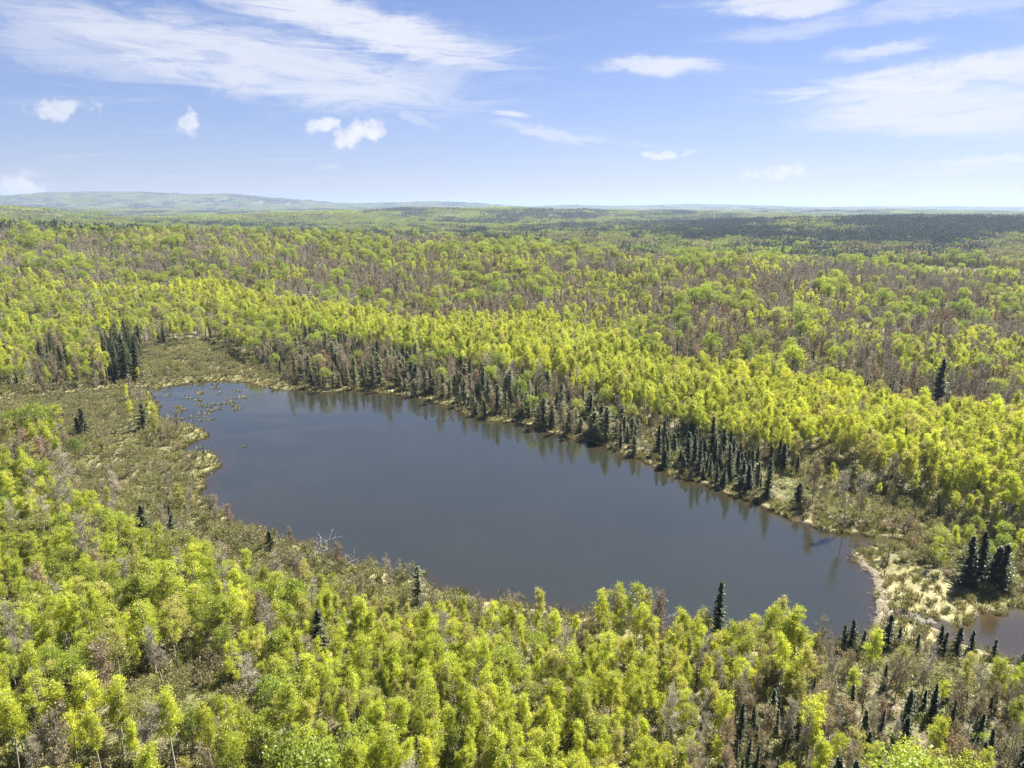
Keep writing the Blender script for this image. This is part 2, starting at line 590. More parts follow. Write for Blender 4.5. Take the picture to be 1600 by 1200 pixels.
def water_mat(name, deep, shallow, reach=6.0, ripple=1.0):
    m, k, out = mat_new(name)
    gm = k.n('ShaderNodeNewGeometry')
    pos = gm.outputs['Position']
    at = k.n('ShaderNodeAttribute', attribute_name='shore')
    n1 = k.noise(pos, 0.06, 4, 0.6)
    n2 = k.noise(pos, 0.5, 4, 0.65)
    e = k.math('ADD', at.outputs['Fac'], k.math('MULTIPLY', k.math('SUBTRACT', n2, 0.5), 5.0))
    sh = k.ramp(e, -reach, 0.3, 0, 1)
    d = k.mix(n1, col(*deep), col(deep[0] * 1.4, deep[1] * 1.35, deep[2] * 1.3))
    c = k.mix(sh, d, col(*shallow))
    bs = k.n('ShaderNodeBsdfPrincipled')
    k.link(c, bs.inputs['Base Color'])
    ROUGH_SOCK = bs.inputs['Roughness']
    bs.inputs['IOR'].default_value = 1.85
    # wavelets run across the wind, gusts leave calmer and rougher lanes
    mp = k.n('ShaderNodeMapping')
    k.link(pos, mp.inputs[0])
    mp.inputs['Rotation'].default_value = (0, 0, R_(-24))
    mp.inputs['Scale'].default_value = (1.0, 2.3, 1)
    w1 = k.noise(mp.outputs[0], 1.5, 5, 0.62, 2.1, 0.4)
    mg = k.n('ShaderNodeMapping')
    k.link(pos, mg.inputs[0])
    mg.inputs['Rotation'].default_value = (0, 0, R_(-24))
    mg.inputs['Scale'].default_value = (0.35, 1.5, 1)
    gust = k.ramp(k.noise(mg.outputs[0], 0.05, 5, 0.6, 2.0, 0.6), 0.38, 0.66, 0.12, 1.25)
    k.link(k.ramp(gust, 0.1, 1.25, 0.02, 0.09, False), ROUGH_SOCK)
    bp = k.n('ShaderNodeBump')
    k.link(k.math('MULTIPLY', gust, 0.15 * ripple), bp.inputs['Strength'])
    bp.inputs['Distance'].default_value = 0.12
    k.link(w1, bp.inputs['Height'])
    k.link(bp.outputs[0], bs.inputs['Normal'])
    k.link(bs.outputs[0], out.inputs[0])
    return m


def plain_mat(name, c_a, c_b, scale=3.0, rough=0.9):
    m, k, out = mat_new(name)
    gm = k.n('ShaderNodeNewGeometry')
    n = k.noise(gm.outputs['Position'], scale, 5, 0.65)
    bs = k.n('ShaderNodeBsdfPrincipled')
    k.link(k.mix(k.ramp(n, 0.35, 0.65), col(*c_a), col(*c_b)), bs.inputs['Base Color'])
    bs.inputs['Roughness'].default_value = rough
    k.link(bs.outputs[0], out.inputs[0])
    return m


M['ground'] = ground_mat()
M['lake'] = water_mat('lake_water', (0.0180, 0.0198, 0.0130), (0.030, 0.023, 0.011), 5.5)
M['pond'] = water_mat('pond_water', (0.028, 0.022, 0.010), (0.055, 0.042, 0.020), 3.0, 0.7)
M['brook'] = water_mat('brook_water', (0.150, 0.145, 0.110), (0.260, 0.240, 0.180), 1.0, 1.4)
M['farwater'] = water_mat('far_water', (0.05, 0.06, 0.07), (0.06, 0.07, 0.07), 3.0, 0.3)
M['mud'] = plain_mat('dam_mud', (0.110, 0.092, 0.056), (0.250, 0.215, 0.140), 1.6)
M['asphalt'] = plain_mat('asphalt', (0.055, 0.055, 0.056), (0.085, 0.085, 0.084), 0.8)
M['gravel'] = plain_mat('gravel_shoulder', (0.150, 0.145, 0.110), (0.220, 0.205, 0.165), 0.8)
M['paint'] = plain_mat('road_paint', (0.72, 0.72, 0.70), (0.8, 0.8, 0.78), 2.0, 0.6)

# ------------------------------------------------------------------ ground and water
MARSH_PX = [
    [(-60, 600), (230, 606), (300, 668), (330, 700), (335, 745), (318, 790), (280, 790), (180, 760), (120, 712), (60, 690), (-60, 690)],
    [(230, 540), (330, 530), (420, 575), (480, 600), (380, 600), (240, 604), (0, 632), (0, 612), (200, 595)],
    [(1370, 890), (1400, 870), (1450, 885), (1540, 930), (1640, 940), (1640, 1040), (1560, 1020), (1380, 1000)],
]
MARSH = [poly_world(p) for p in MARSH_PX]


def marsh_w(x, y):
    w = np.zeros(len(x))
    near = np.hypot(x, y) < 420
    for p in MARSH:
        w[near] = np.maximum(w[near], sm(-(sdist(x[near], y[near], p) + (fbm(x[near], y[near], 14) - .5) * 14) / 6 + .5))
    return w


def build_ground():
    ang = np.linspace(-R_(72), R_(72), 640)
    rad = [18.0]
    while rad[-1] < 22000:
        r = rad[-1]
        st = 2.0 if r < 60 else (1.05 if r < 240 else max(1.05, (r - 240) * 0.03 + 1.05))
        rad.append(r + st)
    rad = np.array(rad)
    A, Rr = np.meshgrid(ang, rad)
    x = (Rr * np.sin(A)).ravel()
    y = (Rr * np.cos(A)).ravel()
    sd = water_sd(x, y)
    z = terrain(x, y, sd)
    nr, nc = len(rad), len(ang)
    i = np.arange((nr - 1) * nc).reshape(nr - 1, nc)[:, :-1].ravel()
    faces = np.stack([i, i + nc, i + nc + 1, i + 1], 1)[:, ::-1]
    me = new_mesh('ground', np.stack([x, y, z], 1), np.ascontiguousarray(faces), [M['ground']], smooth=True)
    a = me.attributes.new('shore', 'FLOAT', 'POINT')
    wet = np.zeros(len(x))
    nr_ = np.hypot(x, y) < 300
    wet[nr_] = sm(-sdist(x[nr_], y[nr_], MARSH[2]) / 4 + .3)
    a.data.foreach_set('value', (np.clip(sd, -20, 60) * (1 - wet) + np.minimum(sd, 2.0) * wet).astype(np.float32))
    a = me.attributes.new('marsh', 'FLOAT', 'POINT')
    a.data.foreach_set('value', marsh_w(x, y).astype(np.float32))
    o = add_obj('ground', me)
    tag(o, 'forest floor and marshy banks rolling away to low hills', None, None, 'structure')


def water_sheet(name, poly, mat, label, step=1.4, z=0.0, margin=2.2):
    lo, hi = poly.min(0) - 4, poly.max(0) + 4
    xs = np.arange(lo[0], hi[0] + step, step)
    ys = np.arange(lo[1], hi[1] + step, step)
    X, Y = np.meshgrid(xs, ys)
    sd = sdist(X.ravel(), Y.ravel(), poly)
    nx = len(xs)
    i = np.arange((len(ys) - 1) * nx).reshape(len(ys) - 1, nx)[:, :-1].ravel()
    q = np.stack([i, i + 1, i + nx + 1, i + nx], 1)
    q = q[(sd[q] < margin).any(1)]
    used, inv = np.unique(q, return_inverse=True)
    P = np.stack([X.ravel()[used], Y.ravel()[used], np.full(len(used), z)], 1)
    me = new_mesh(name, P, np.ascontiguousarray(inv.reshape(q.shape)), [mat])
    a = me.attributes.new('shore', 'FLOAT', 'POINT')
    a.data.foreach_set('value', sd[used].astype(np.float32))
    tag(add_obj(name, me), label, None, None, 'structure')


build_ground()
water_sheet('lake', LAKE, M['lake'], 'dark rippled lake water filling the clearing')
water_sheet('pond', POND, M['pond'], 'shallow brown pond below the dam at the right edge', 0.9, 0.0, 1.2)
water_sheet('channel', CHAN, M['pond'], 'narrow dark channel leaving the lake to the left', 0.8, -0.004, 0.8)
water_sheet('brook', BROOK, M['brook'], 'pale brook trickling through the sedge below the dam', 0.5, -0.008, 0.5)
print('ground', time.time() - T0)

# ------------------------------------------------------------------ tree shapes
class Shape:
    def __init__(self):
        self.v, self.f, self.n = [], [], 0

    def add(self, v, f):
        self.v.append(np.asarray(v, float))
        self.f.append(np.asarray(f, int) + self.n)
        self.n += len(v)

    def tube(self, pts, radii, sides=5):
        pts = np.asarray(pts, float)
        n = len(pts)
        vs = []
        for i in range(n):
            d = pts[min(i + 1, n - 1)] - pts[max(i - 1, 0)]
            d /= np.linalg.norm(d) + 1e-9
            a = np.cross(d, [0, 1, 0.13])
            if np.linalg.norm(a) < 1e-3:
                a = np.cross(d, [1, 0, 0])
            a /= np.linalg.norm(a)
            b = np.cross(d, a)
            th = np.arange(sides) * 2 * math.pi / sides
            vs.append(pts[i] + radii[i] * (np.cos(th)[:, None] * a + np.sin(th)[:, None] * b))
        fs = []
        for i in range(n - 1):
            for s in range(sides):
                s2 = (s + 1) % sides
                fs.append((i * sides + s, i * sides + s2, (i + 1) * sides + s2, (i + 1) * sides + s))
        self.add(np.concatenate(vs), fs)

    def quads(self, c, ax, ay):
        """many small blades: centre, half axes; slightly kite shaped"""
        n = len(c)
        v = np.stack([c - ax, c - ay * .9 + ax * .12, c + ax, c + ay * .9 - ax * .12], 1).reshape(-1, 3)
        self.add(v, np.arange(n * 4).reshape(n, 4))

    def arrays(self):
        return np.concatenate(self.v), np.concatenate(self.f)

    def mesh(self, name, mat, smooth=False):
        v, f = self.arrays()
        return new_mesh(name, v, np.ascontiguousarray(f), [mat], smooth=smooth)


def unit(g, n):
    v = g.normal(size=(n, 3))
    return v / np.linalg.norm(v, axis=1)[:, None]


def blades(g, sh, centres, size, flat=0.3, aspect=0.75):
    n = len(centres)
    a = unit(g, n)
    nrm = unit(g, n)
    nrm[:, 2] += flat
    a = np.cross(nrm, a)
    a /= np.linalg.norm(a, axis=1)[:, None] + 1e-9
    b = np.cross(nrm, a)
    b /= np.linalg.norm(b, axis=1)[:, None] + 1e-9
    s = size * g.uniform(.65, 1.3, n)[:, None] * .5
    sh.quads(centres, a * s, b * s * aspect)


def stem(g, H, bend=0.25, n=6):
    t = np.linspace(0, 1, n)
    off = np.cumsum(g.normal(0, bend, (n, 2)), 0) * t[:, None]
    off[0] = 0
    return np.concatenate([off, (t * H)[:, None]], 1)


def along(pts, t):
    t = np.clip(t, 0, 1) * (len(pts) - 1)
    i = int(min(math.floor(t), len(pts) - 2))
    return pts[i] + (pts[i + 1] - pts[i]) * (t - i)


def limb(g, p0, az, elev, L, curve=0.25, n=4):
    pts = [np.array(p0, float)]
    e = elev
    for i in range(n - 1):
        e2 = e + curve * (i + 1) / n
        az += g.normal(0, .18)
        pts.append(pts[-1] + L / (n - 1) * np.array([math.cos(az) * math.cos(e2), math.sin(az) * math.cos(e2), math.sin(e2)]))
    return np.array(pts)


def aspen(seed, H=13.0, R=1.75, base=0.42, leaves=4500, lsize=0.20, bough=32):
    g = np.random.default_rng(seed)
    tr, cr = Shape(), Shape()
    st = stem(g, H, .16)
    tr.tube(st, np.linspace(.15, .03, len(st)), 6)
    cl = []
    for i in range(bough):
        h = base + (1 - base) * (i + g.random()) / bough * .97
        rel = (h - base) / (1 - base)
        prof = (math.sin(math.pi * min(1, .20 + rel * .70)) ** .75) * (1 - .15 * rel)
        L = R * prof * g.uniform(.65, 1.2) + .25
        p = limb(g, along(st, h), g.uniform(0, 6.28), g.uniform(.25, .8), L, .35)
        if L > .5:
            tr.tube(p, np.linspace(.045, .012, len(p)), 3)
        for q in range(max(2, int(L * 3.2))):
            cl.append(along(p, g.uniform(.35, 1.08)) + g.normal(0, .22, 3))
    for q in range(5):
        cl.append(along(st, g.uniform(.9, 1)) + g.normal(0, .15, 3))
    cl = np.array(cl)
    w = g.random(len(cl)) ** 2.0 * 2 + .08
    idx = g.choice(len(cl), leaves, p=w / w.sum())
    c = cl[idx] + g.normal(0, 1, (leaves, 3)) * np.array([.27, .27, .24]) * g.uniform(.55, 1.35, len(cl))[idx][:, None]
    blades(g, cr, c, lsize, .1, .8)
    return tr, cr


def broad(seed, H=13.5, R=3.6, leaves=3400, lsize=0.28, base=.34, clumps=54):
    g = np.random.default_rng(seed)
    tr, cr = Shape(), Shape()
    st = stem(g, H * .72, .2)
    tr.tube(st, np.linspace(.2, .06, len(st)), 6)
    rz = H * (1 - base) / 2
    cz = H * base + rz
    u = unit(g, clumps)
    u[:, 2] = np.where(u[:, 2] < -.45, -u[:, 2], u[:, 2])
    rad = g.uniform(.55, 1.0, clumps) ** .5
    cen = u * rad[:, None] * np.array([R, R, rz]) * g.uniform(.8, 1.08, (clumps, 1)) + [0, 0, cz]
    cen[:, :2] += st[-1][:2]
    for c in cen[::2]:
        p0 = along(st, g.uniform(.4, .95))
        mid = (p0 + c) / 2 + g.normal(0, .2, 3) + [0, 0, .25]
        tr.tube([p0, mid, c], [.06, .035, .012], 3)
    w = g.uniform(.4, 1.4, clumps)
    idx = g.choice(clumps, leaves, p=w / w.sum())
    sg = g.uniform(.32, .62, clumps)[idx][:, None]
    c = cen[idx] + g.normal(0, 1, (leaves, 3)) * sg * np.array([1, 1, .72])
    blades(g, cr, c, lsize, .5, .8)
    return tr, cr


def bare(seed, H=12.5, R=2.5, base=.36, buds=0, bsize=.2, upright=.75):
    g = np.random.default_rng(seed)
    tr, cr = Shape(), Shape()
    st = stem(g, H, .22)
    tr.tube(st, np.linspace(.15, .02, len(st)), 6)
    tips = []
    for i in range(24):
        h = base + (1 - base) * (i + g.random()) / 24 * .96
        rel = (h - base) / (1 - base)
        L = R * (1.05 - .72 * rel) * g.uniform(.7, 1.2) + .4
        p = limb(g, along(st, h), g.uniform(0, 6.28), g.uniform(.35, upright + .2), L, .5)
        tr.tube(p, np.linspace(.045, .012, len(p)), 3)
        for q in range(int(6 + L * 4)):
            t = g.uniform(.25, 1)
            s = along(p, t)
            p2 = limb(g, s, g.uniform(0, 6.28), g.uniform(.2, 1.2), g.uniform(.35, .95), .3, 3)
            cr.tube(p2, [.026, .020, .010], 3)
            tips.append(p2[-1])
            tips.append(p2[1])
            for w in range(3):
                e = p2[g.integers(1, 3)]
                d = unit(g, 1)[0] * .45
                d[2] = abs(d[2]) + .1
                cr.tube([e, e + d], [.018, .007], 3)
                tips.append(e + d)
    if buds:
        tips = np.array(tips)
        c = tips[g.integers(0, len(tips), buds)] + g.normal(0, .14, (buds, 3))
        lf = Shape()
        blades(g, lf, c, bsize, .2, .8)
        return tr, cr, lf
    return tr, cr


def conifer(seed, H=12.0, R=1.25, base=.06, gap=.36, per=7, spray=9, droop=-.25, lsize=.4, ragged=.25, power=.85):
    g = np.random.default_rng(seed)
    tr, cr = Shape(), Shape()
    st = stem(g, H, .04)
    tr.tube(st, np.linspace(.14, .012, len(st)), 6)
    C_, AX, AY = [], [], []
    h = base * H
    while h < H - .15:
        rel = (h - base * H) / (H * (1 - base))
        L0 = R * (1 - rel) ** power + .1
        for j in range(per):
            if g.random() < .1 * ragged * 4:
                continue
            az = g.uniform(0, 6.28)
            L = L0 * g.uniform(1 - ragged, 1 + ragged)
            o = along(st, h / H + g.normal(0, .008))
            d = np.array([math.cos(az), math.sin(az), 0])
            side = np.array([-d[1], d[0], 0])
            e = droop + .55 * rel + g.normal(0, .08)
            m = max(3, int(spray * L / (R + .1)) + 2)
            for s in range(m):
                t = (s + .6) / m
                c = o + d * L * t + np.array([0, 0, L * t * math.sin(e) + .10 * L * t * t])
                w = lsize * (1.05 - .5 * t) * g.uniform(.7, 1.25)
                sw = side * g.choice([-1, 1]) * .5 + d * .7 + np.array([0, 0, g.normal(-.1, .25)])
                C_.append(c + g.normal(0, .05, 3))
                AX.append(sw / np.linalg.norm(sw) * w * .6)
                up = np.array([g.normal(0, .5), g.normal(0, .5), 1.0])
                ay = np.cross(up, sw)
                AY.append(ay / (np.linalg.norm(ay) + 1e-9) * w * .38)
        h += gap * g.uniform(.75, 1.2) * (1 - .35 * rel)
    cr.quads(np.array(C_), np.array(AX), np.array(AY))
    return tr, cr


def shrub(seed, H=2.1, R=1.2, leaves=760, lsize=.20):
    g = np.random.default_rng(seed)
    tr, cr = Shape(), Shape()
    cl = []
    for i in range(15):
        p = limb(g, g.normal(0, .12, 3) * [1, 1, 0], g.uniform(0, 6.28), g.uniform(.7, 1.3), H * g.uniform(.7, 1.1), -.1, 4)
        p[:, :2] *= R / (H * .62)
        tr.tube(p, [.028, .02, .014, .006], 3)
        for q in range(3):
            e = along(p, g.uniform(.45, .95))
            d = unit(g, 1)[0] * .4
            d[2] = abs(d[2])
            tr.tube([e, e + d], [.012, .005], 3)
            cl.append(e + d)
        cl += [along(p, t) for t in (.6, .8, 1.0)]
    cl = np.array(cl)
    c = cl[g.integers(0, len(cl), leaves)] + g.normal(0, .17, (leaves, 3))
    c[:, 2] = np.maximum(c[:, 2], .05)
    blades(g, cr, c, lsize, .3, .7)
    return tr, cr


def tuft(seed, H=.7, n=34, spread=.32, w=.03):
    g = np.random.default_rng(seed)
    sh = Shape()
    for i in range(n):
        a = g.uniform(0, 6.28)
        r = spread * math.sqrt(g.random())
        p = np.array([math.cos(a) * r, math.sin(a) * r, -.02])
        le = g.uniform(.25, .9)
        top = p + np.array([math.cos(a) * le * H * .6, math.sin(a) * le * H * .6, H * g.uniform(.5, 1.05)])
        mid = (p + top) / 2 + np.array([0, 0, .12 * H])
        s = np.array([-math.sin(a), math.cos(a), 0]) * w
        sh.add([p - s, p + s, mid + s * .8, mid - s * .8, top - s * .15, top + s * .15], [(0, 1, 2, 3), (3, 2, 5, 4)])
    return sh


def herb(seed, H=.8, n=90, R=.6, size=.2):
    g = np.random.default_rng(seed)
    sh = Shape()
    c = g.normal(0, 1, (n, 3)) * [R * .55, R * .55, H * .3] + [0, 0, H * .5]
    c[:, 2] = np.clip(c[:, 2], .04, H)
    blades(g, sh, c, size, .8, .6)
    return sh


VAR = {}      # kind -> list of dict(parts=[(part name, mesh)], h, r)


def variant(kind, shapes, mats, h, r):
    parts = []
    for (nm, sh), mt in zip(shapes, mats):
        parts.append((nm, sh.mesh(kind + '_' + nm, M[mt], smooth=(nm == 'trunk'))))
    vs, fs, mi, off = [], [], [], 0
    umats = []
    for (nm, sh), mt in zip(shapes, mats):
        v, f = sh.arrays()
        vs.append(v)
        fs.append(f + off)
        off += len(v)
        if M[mt] not in umats:
            umats.append(M[mt])
        mi.append(np.full(len(f), umats.index(M[mt])))
    joined = new_mesh(kind + '_whole', np.concatenate(vs), np.ascontiguousarray(np.concatenate(fs)), umats, np.concatenate(mi))
    VAR.setdefault(kind, []).append(dict(parts=parts, whole=joined, h=h, r=r))


for i in range(6):
    H, R = [13, 14, 12, 13.5, 11, 14.5][i], [1.6, 2.3, 1.25, 2.0, 2.1, 1.5][i]
    t_, c_ = aspen(100 + i, H, R, [.42, .38, .46, .36, .33, .5][i])
    variant('aspen', [('trunk', t_), ('crown', c_)], ['palebark', 'aspen'], H, R)
for i in range(5):
    H, R = [13.5, 12, 14.5, 11, 13][i], [3.5, 3.0, 3.9, 2.7, 3.2][i]
    t_, c_ = broad(200 + i, H, R, base=[.34, .28, .4, .25, .36][i])
    variant('broadleaf', [('trunk', t_), ('crown', c_)], ['darkbark', 'broad'], H, R)
for i in range(4):
    H, R = [12.5, 11, 13.5, 12][i], [2.4, 2.2, 2.8, 2.0][i]
    t_, c_ = bare(300 + i, H, R)
    variant('bare', [('trunk', t_), ('crown', c_)], ['twig', 'twig'], H, R)
for i in range(4):
    H, R = [11.5, 10, 12.5, 9][i], [2.3, 2.1, 2.6, 2.0][i]
    t_, c_, l_ = bare(400 + i, H, R, .3, 950, .2)
    variant('budding', [('trunk', t_), ('crown', l_), ('twigs', c_)], ['redtwig', 'bud', 'redtwig'], H, R)
for i in range(6):
    H, R = [12, 10.5, 13, 9, 11, 7.5][i], [1.75, 1.5, 2.1, 1.75, 1.35, 1.9][i]
    t_, c_ = conifer(500 + i, H, R, .05, .34, 9, 11, -.25, .5, .25, .8)
    variant('spruce', [('trunk', t_), ('crown', c_)], ['darkbark', 'spruce'], H, R)
for i in range(4):
    H, R = [11.5, 12.5, 10, 9][i], [2.1, 2.4, 1.9, 2.2][i]
    t_, c_ = conifer(600 + i, H, R, .05, .40, 9, 11, -.05, .55, .42, .60)
    variant('cedar', [('trunk', t_), ('crown', c_)], ['darkbark', 'cedar'], H, R)
for i in range(5):
    H, R = [2.2, 2.8, 1.8, 2.5, 3.4][i], [1.4, 1.6, 1.3, 1.7, 1.6][i]
    t_, c_ = shrub(700 + i, H, R)
    variant('shrub', [('stems', t_), ('leaves', c_)], ['twig', 'shrub'], H, R)
for i in range(4):
    variant('sedge', [('blades', tuft(800 + i, [.7, .55, .85, .6][i]))], ['sedge'], .7, .4)
for i in range(4):
    variant('herb', [('leaves', herb(820 + i, [.7, 1.0, .55, .9][i]))], ['herb'], .8, .6)


def far_grove(seed, kind, size, ntree, quads):
    """a patch of distant canopy: every tree a small cloud of leaf faces"""
    g = np.random.default_rng(seed)
    sh = Shape()
    xy = (g.random((ntree, 2)) - .5) * size
    for p in xy:
        if kind == 'con':
            H, R = g.uniform(11, 18), g.uniform(1.6, 2.6)
            n = int(quads * .8)
            t = g.random(n) ** 1.3
            a = g.uniform(0, 6.28, n)
            r = R * (1 - t) + .25
            c = np.stack([p[0] + np.cos(a) * r, p[1] + np.sin(a) * r, H * (.12 + .88 * t)], 1)
            blades(g, sh, c, 1.5 * math.sqrt(70 / quads) ** .6, .4, .7)
        else:
            H, R = g.uniform(10, 15), g.uniform(2.6, 4.6)
            n = quads
            u = unit(g, n)
            u[:, 2] = np.abs(u[:, 2]) * 1.0 - .35 * (g.random(n) < .3)
            c = u * np.array([R, R, H * .36]) * g.uniform(.7, 1.05, (n, 1)) + [p[0], p[1], H * .62]
            blades(g, sh, c, 1.35 * math.sqrt(70 / quads) ** .8, .5, .8)
    return sh


for kind, mt in (('green', 'fargreen'), ('brown', 'farbrown'), ('con', 'farcon')):
    for i in range(3):
        variant('near_' + kind, [('canopy', far_grove(900 + i, kind, 26, 18 if kind != 'con' else 22, 80))], [mt], 14, 13)
    for i in range(3):
        variant('far_' + kind, [('canopy', far_grove(950 + i, kind, 130, 330 if kind != 'con' else 420, 13))], [mt], 14, 65)
print('variants', time.time() - T0)

# ------------------------------------------------------------------ where trees grow
KINDS = ['aspen', 'broadleaf', 'bare', 'budding', 'spruce', 'cedar', 'shrub']
GROW = 0.70
SPACE = dict(aspen=1.28, broadleaf=2.5, bare=1.75, budding=1.7, spruce=1.75, cedar=2.0, shrub=1.15)
# photo regions (canopy pixels) with the share of each kind and how full the stand is; first match counts
REG = [
    ('opening', [(190, 1060), (330, 1025), (420, 1075), (390, 1130), (300, 1160), (180, 1120)], dict(shrub=.9, aspen=.05, bare=.05), .55),
    ('low_thicket', [(-60, 1120), (180, 1110), (400, 1135), (480, 1260), (-60, 1260)], dict(shrub=.60, aspen=.24, budding=.10, bare=.06), .95),
    ('dam_marsh', [(1372, 885), (1400, 868), (1450, 880), (1540, 925), (1640, 935), (1640, 1030), (1560, 1010), (1372, 985)], dict(shrub=1.0), .02),
    ('dam_marsh', [(1385, 985), (1560, 1005), (1640, 1030), (1640, 1080), (1500, 1050), (1395, 1025)], dict(shrub=1.0), .18),
    ('left_marsh', MARSH_PX[0], dict(shrub=1.0), .72),
    ('back_marsh', MARSH_PX[1], dict(shrub=1.0), .5),
    ('spruce_clump', [(1022, 700), (1045, 672), (1100, 690), (1180, 705), (1255, 735), (1250, 785), (1190, 775), (1100, 750), (1030, 722)], dict(spruce=.80, budding=.08, shrub=.12), .85),
    ('left_spruce', [(150, 520), (200, 512), (255, 545), (245, 590), (170, 585)], dict(spruce=.75, cedar=.25), 1.0),
    ('left_spruce', [(55, 535), (100, 528), (110, 580), (50, 580)], dict(spruce=.5, cedar=.2, budding=.3), .9),
    ('cedar_fringe', [(395, 545), (440, 515), (520, 520), (640, 545), (730, 558), (850, 590), (960, 615), (1000, 650), (1010, 690), (900, 668), (800, 650), (700, 622), (600, 606), (490, 604), (420, 585)], dict(cedar=.46, spruce=.13, budding=.16, bare=.07, broadleaf=.10, shrub=.08), .85),
    ('shore_thicket', [(880, 640), (1020, 655), (1060, 690), (1030, 730), (960, 705), (880, 675)], dict(shrub=.5, budding=.25, bare=.1, aspen=.15), .9),
    ('shore_thicket', [(1240, 700), (1330, 740), (1460, 790), (1480, 850), (1400, 880), (1250, 820)], dict(shrub=.74, budding=.1, bare=.06, aspen=.1), .75),
    ('right_bank', [(1400, 790), (1620, 800), (1640, 930), (1540, 925), (1450, 880)], dict(shrub=.45, broadleaf=.15, aspen=.25, spruce=.15), .8),
    ('lime_belt', [(240, 455), (330, 440), (440, 470), (530, 478), (640, 505), (760, 497), (850, 493), (960, 535), (1080, 570), (1200, 588), (1300, 598), (1420, 632), (1640, 650), (1640, 815), (1480, 775), (1350, 725), (1240, 700), (1120, 672), (1000, 650), (900, 600), (800, 570), (700, 552), (600, 537), (480, 512), (330, 492)], dict(aspen=.93, spruce=.04, bare=.03), 1.0),
    ('left_far_bank', [(-60, 430), (250, 450), (330, 495), (420, 545), (240, 545), (150, 560), (-60, 600)], dict(aspen=.3, broadleaf=.36, bare=.12, budding=.14, spruce=.08), .95),
    ('near_left', [(-60, 718), (60, 722), (140, 775), (230, 832), (330, 852), (430, 892), (480, 925), (480, 1140), (-60, 1130)], dict(aspen=.56, broadleaf=.24, bare=.055, budding=.05, spruce=.008, shrub=.09), 1.0),
    ('near_right', [(1080, 1040), (1180, 1000), (1250, 985), (1400, 1008), (1530, 1030), (1640, 1052), (1640, 1260), (1090, 1260)], dict(spruce=.44, budding=.18, bare=.12, aspen=.20, broadleaf=.02, shrub=.04), 1.0),
    ('near_stand', [(440, 890), (700, 940), (1000, 965), (1250, 965), (1250, 1000), (1080, 1040), (1090, 1260), (400, 1260), (440, 1140)], dict(aspen=.86, broadleaf=.05, spruce=.02, bare=.03, budding=.04), 1.0),
]
PHRASE = dict(opening='in the open hollow', low_thicket='in the corner thicket', dam_marsh='in the sedge below the dam', left_marsh='on the left marsh',
              back_marsh='on the back meadow', spruce_clump='in the far shore clump', left_spruce='in the left grove',
              cedar_fringe='along the far shore', shore_thicket='by the far waterline', right_bank='on the inlet bank',
              lime_belt='in the lime belt', left_far_bank='beyond the marsh', near_left='in the near left wood',
              near_right='in the lower right wood', near_stand='in the near stand', back='in the forest beyond')


def mid_mix(x, y):
    """share of kinds in the forest behind the belt drifts from stand to stand"""
    a = fbm(x, y, 52)
    b = fbm(x + 400, y - 90, 80)
    u, v, _ = project(np.stack([x, y, terrain(x, y) + 9], 1))
    left = sm((760 - u) / 500)
    w = np.zeros((len(x), len(KINDS)))
    w[:, 1] = .05 + .75 * sm((a - .52) / .06) + .14 * left
    w[:, 2] = .24 + .45 * sm((.54 - a) / .10) + .70 * sm((b - .53) / .08)
    w[:, 3] = .22 + 1.0 * sm((.50 - b) / .08) * (1 - .3 * left)
    w[:, 4] = .03 + .45 * sm((fbm(x - 77, y + 300, 42) - .59) / .06)
    w[:, 0] = .02 + .55 * sm((fbm(x + 177, y + 500, 60) - .57) / .06)
    return w / w.sum(1)[:, None]


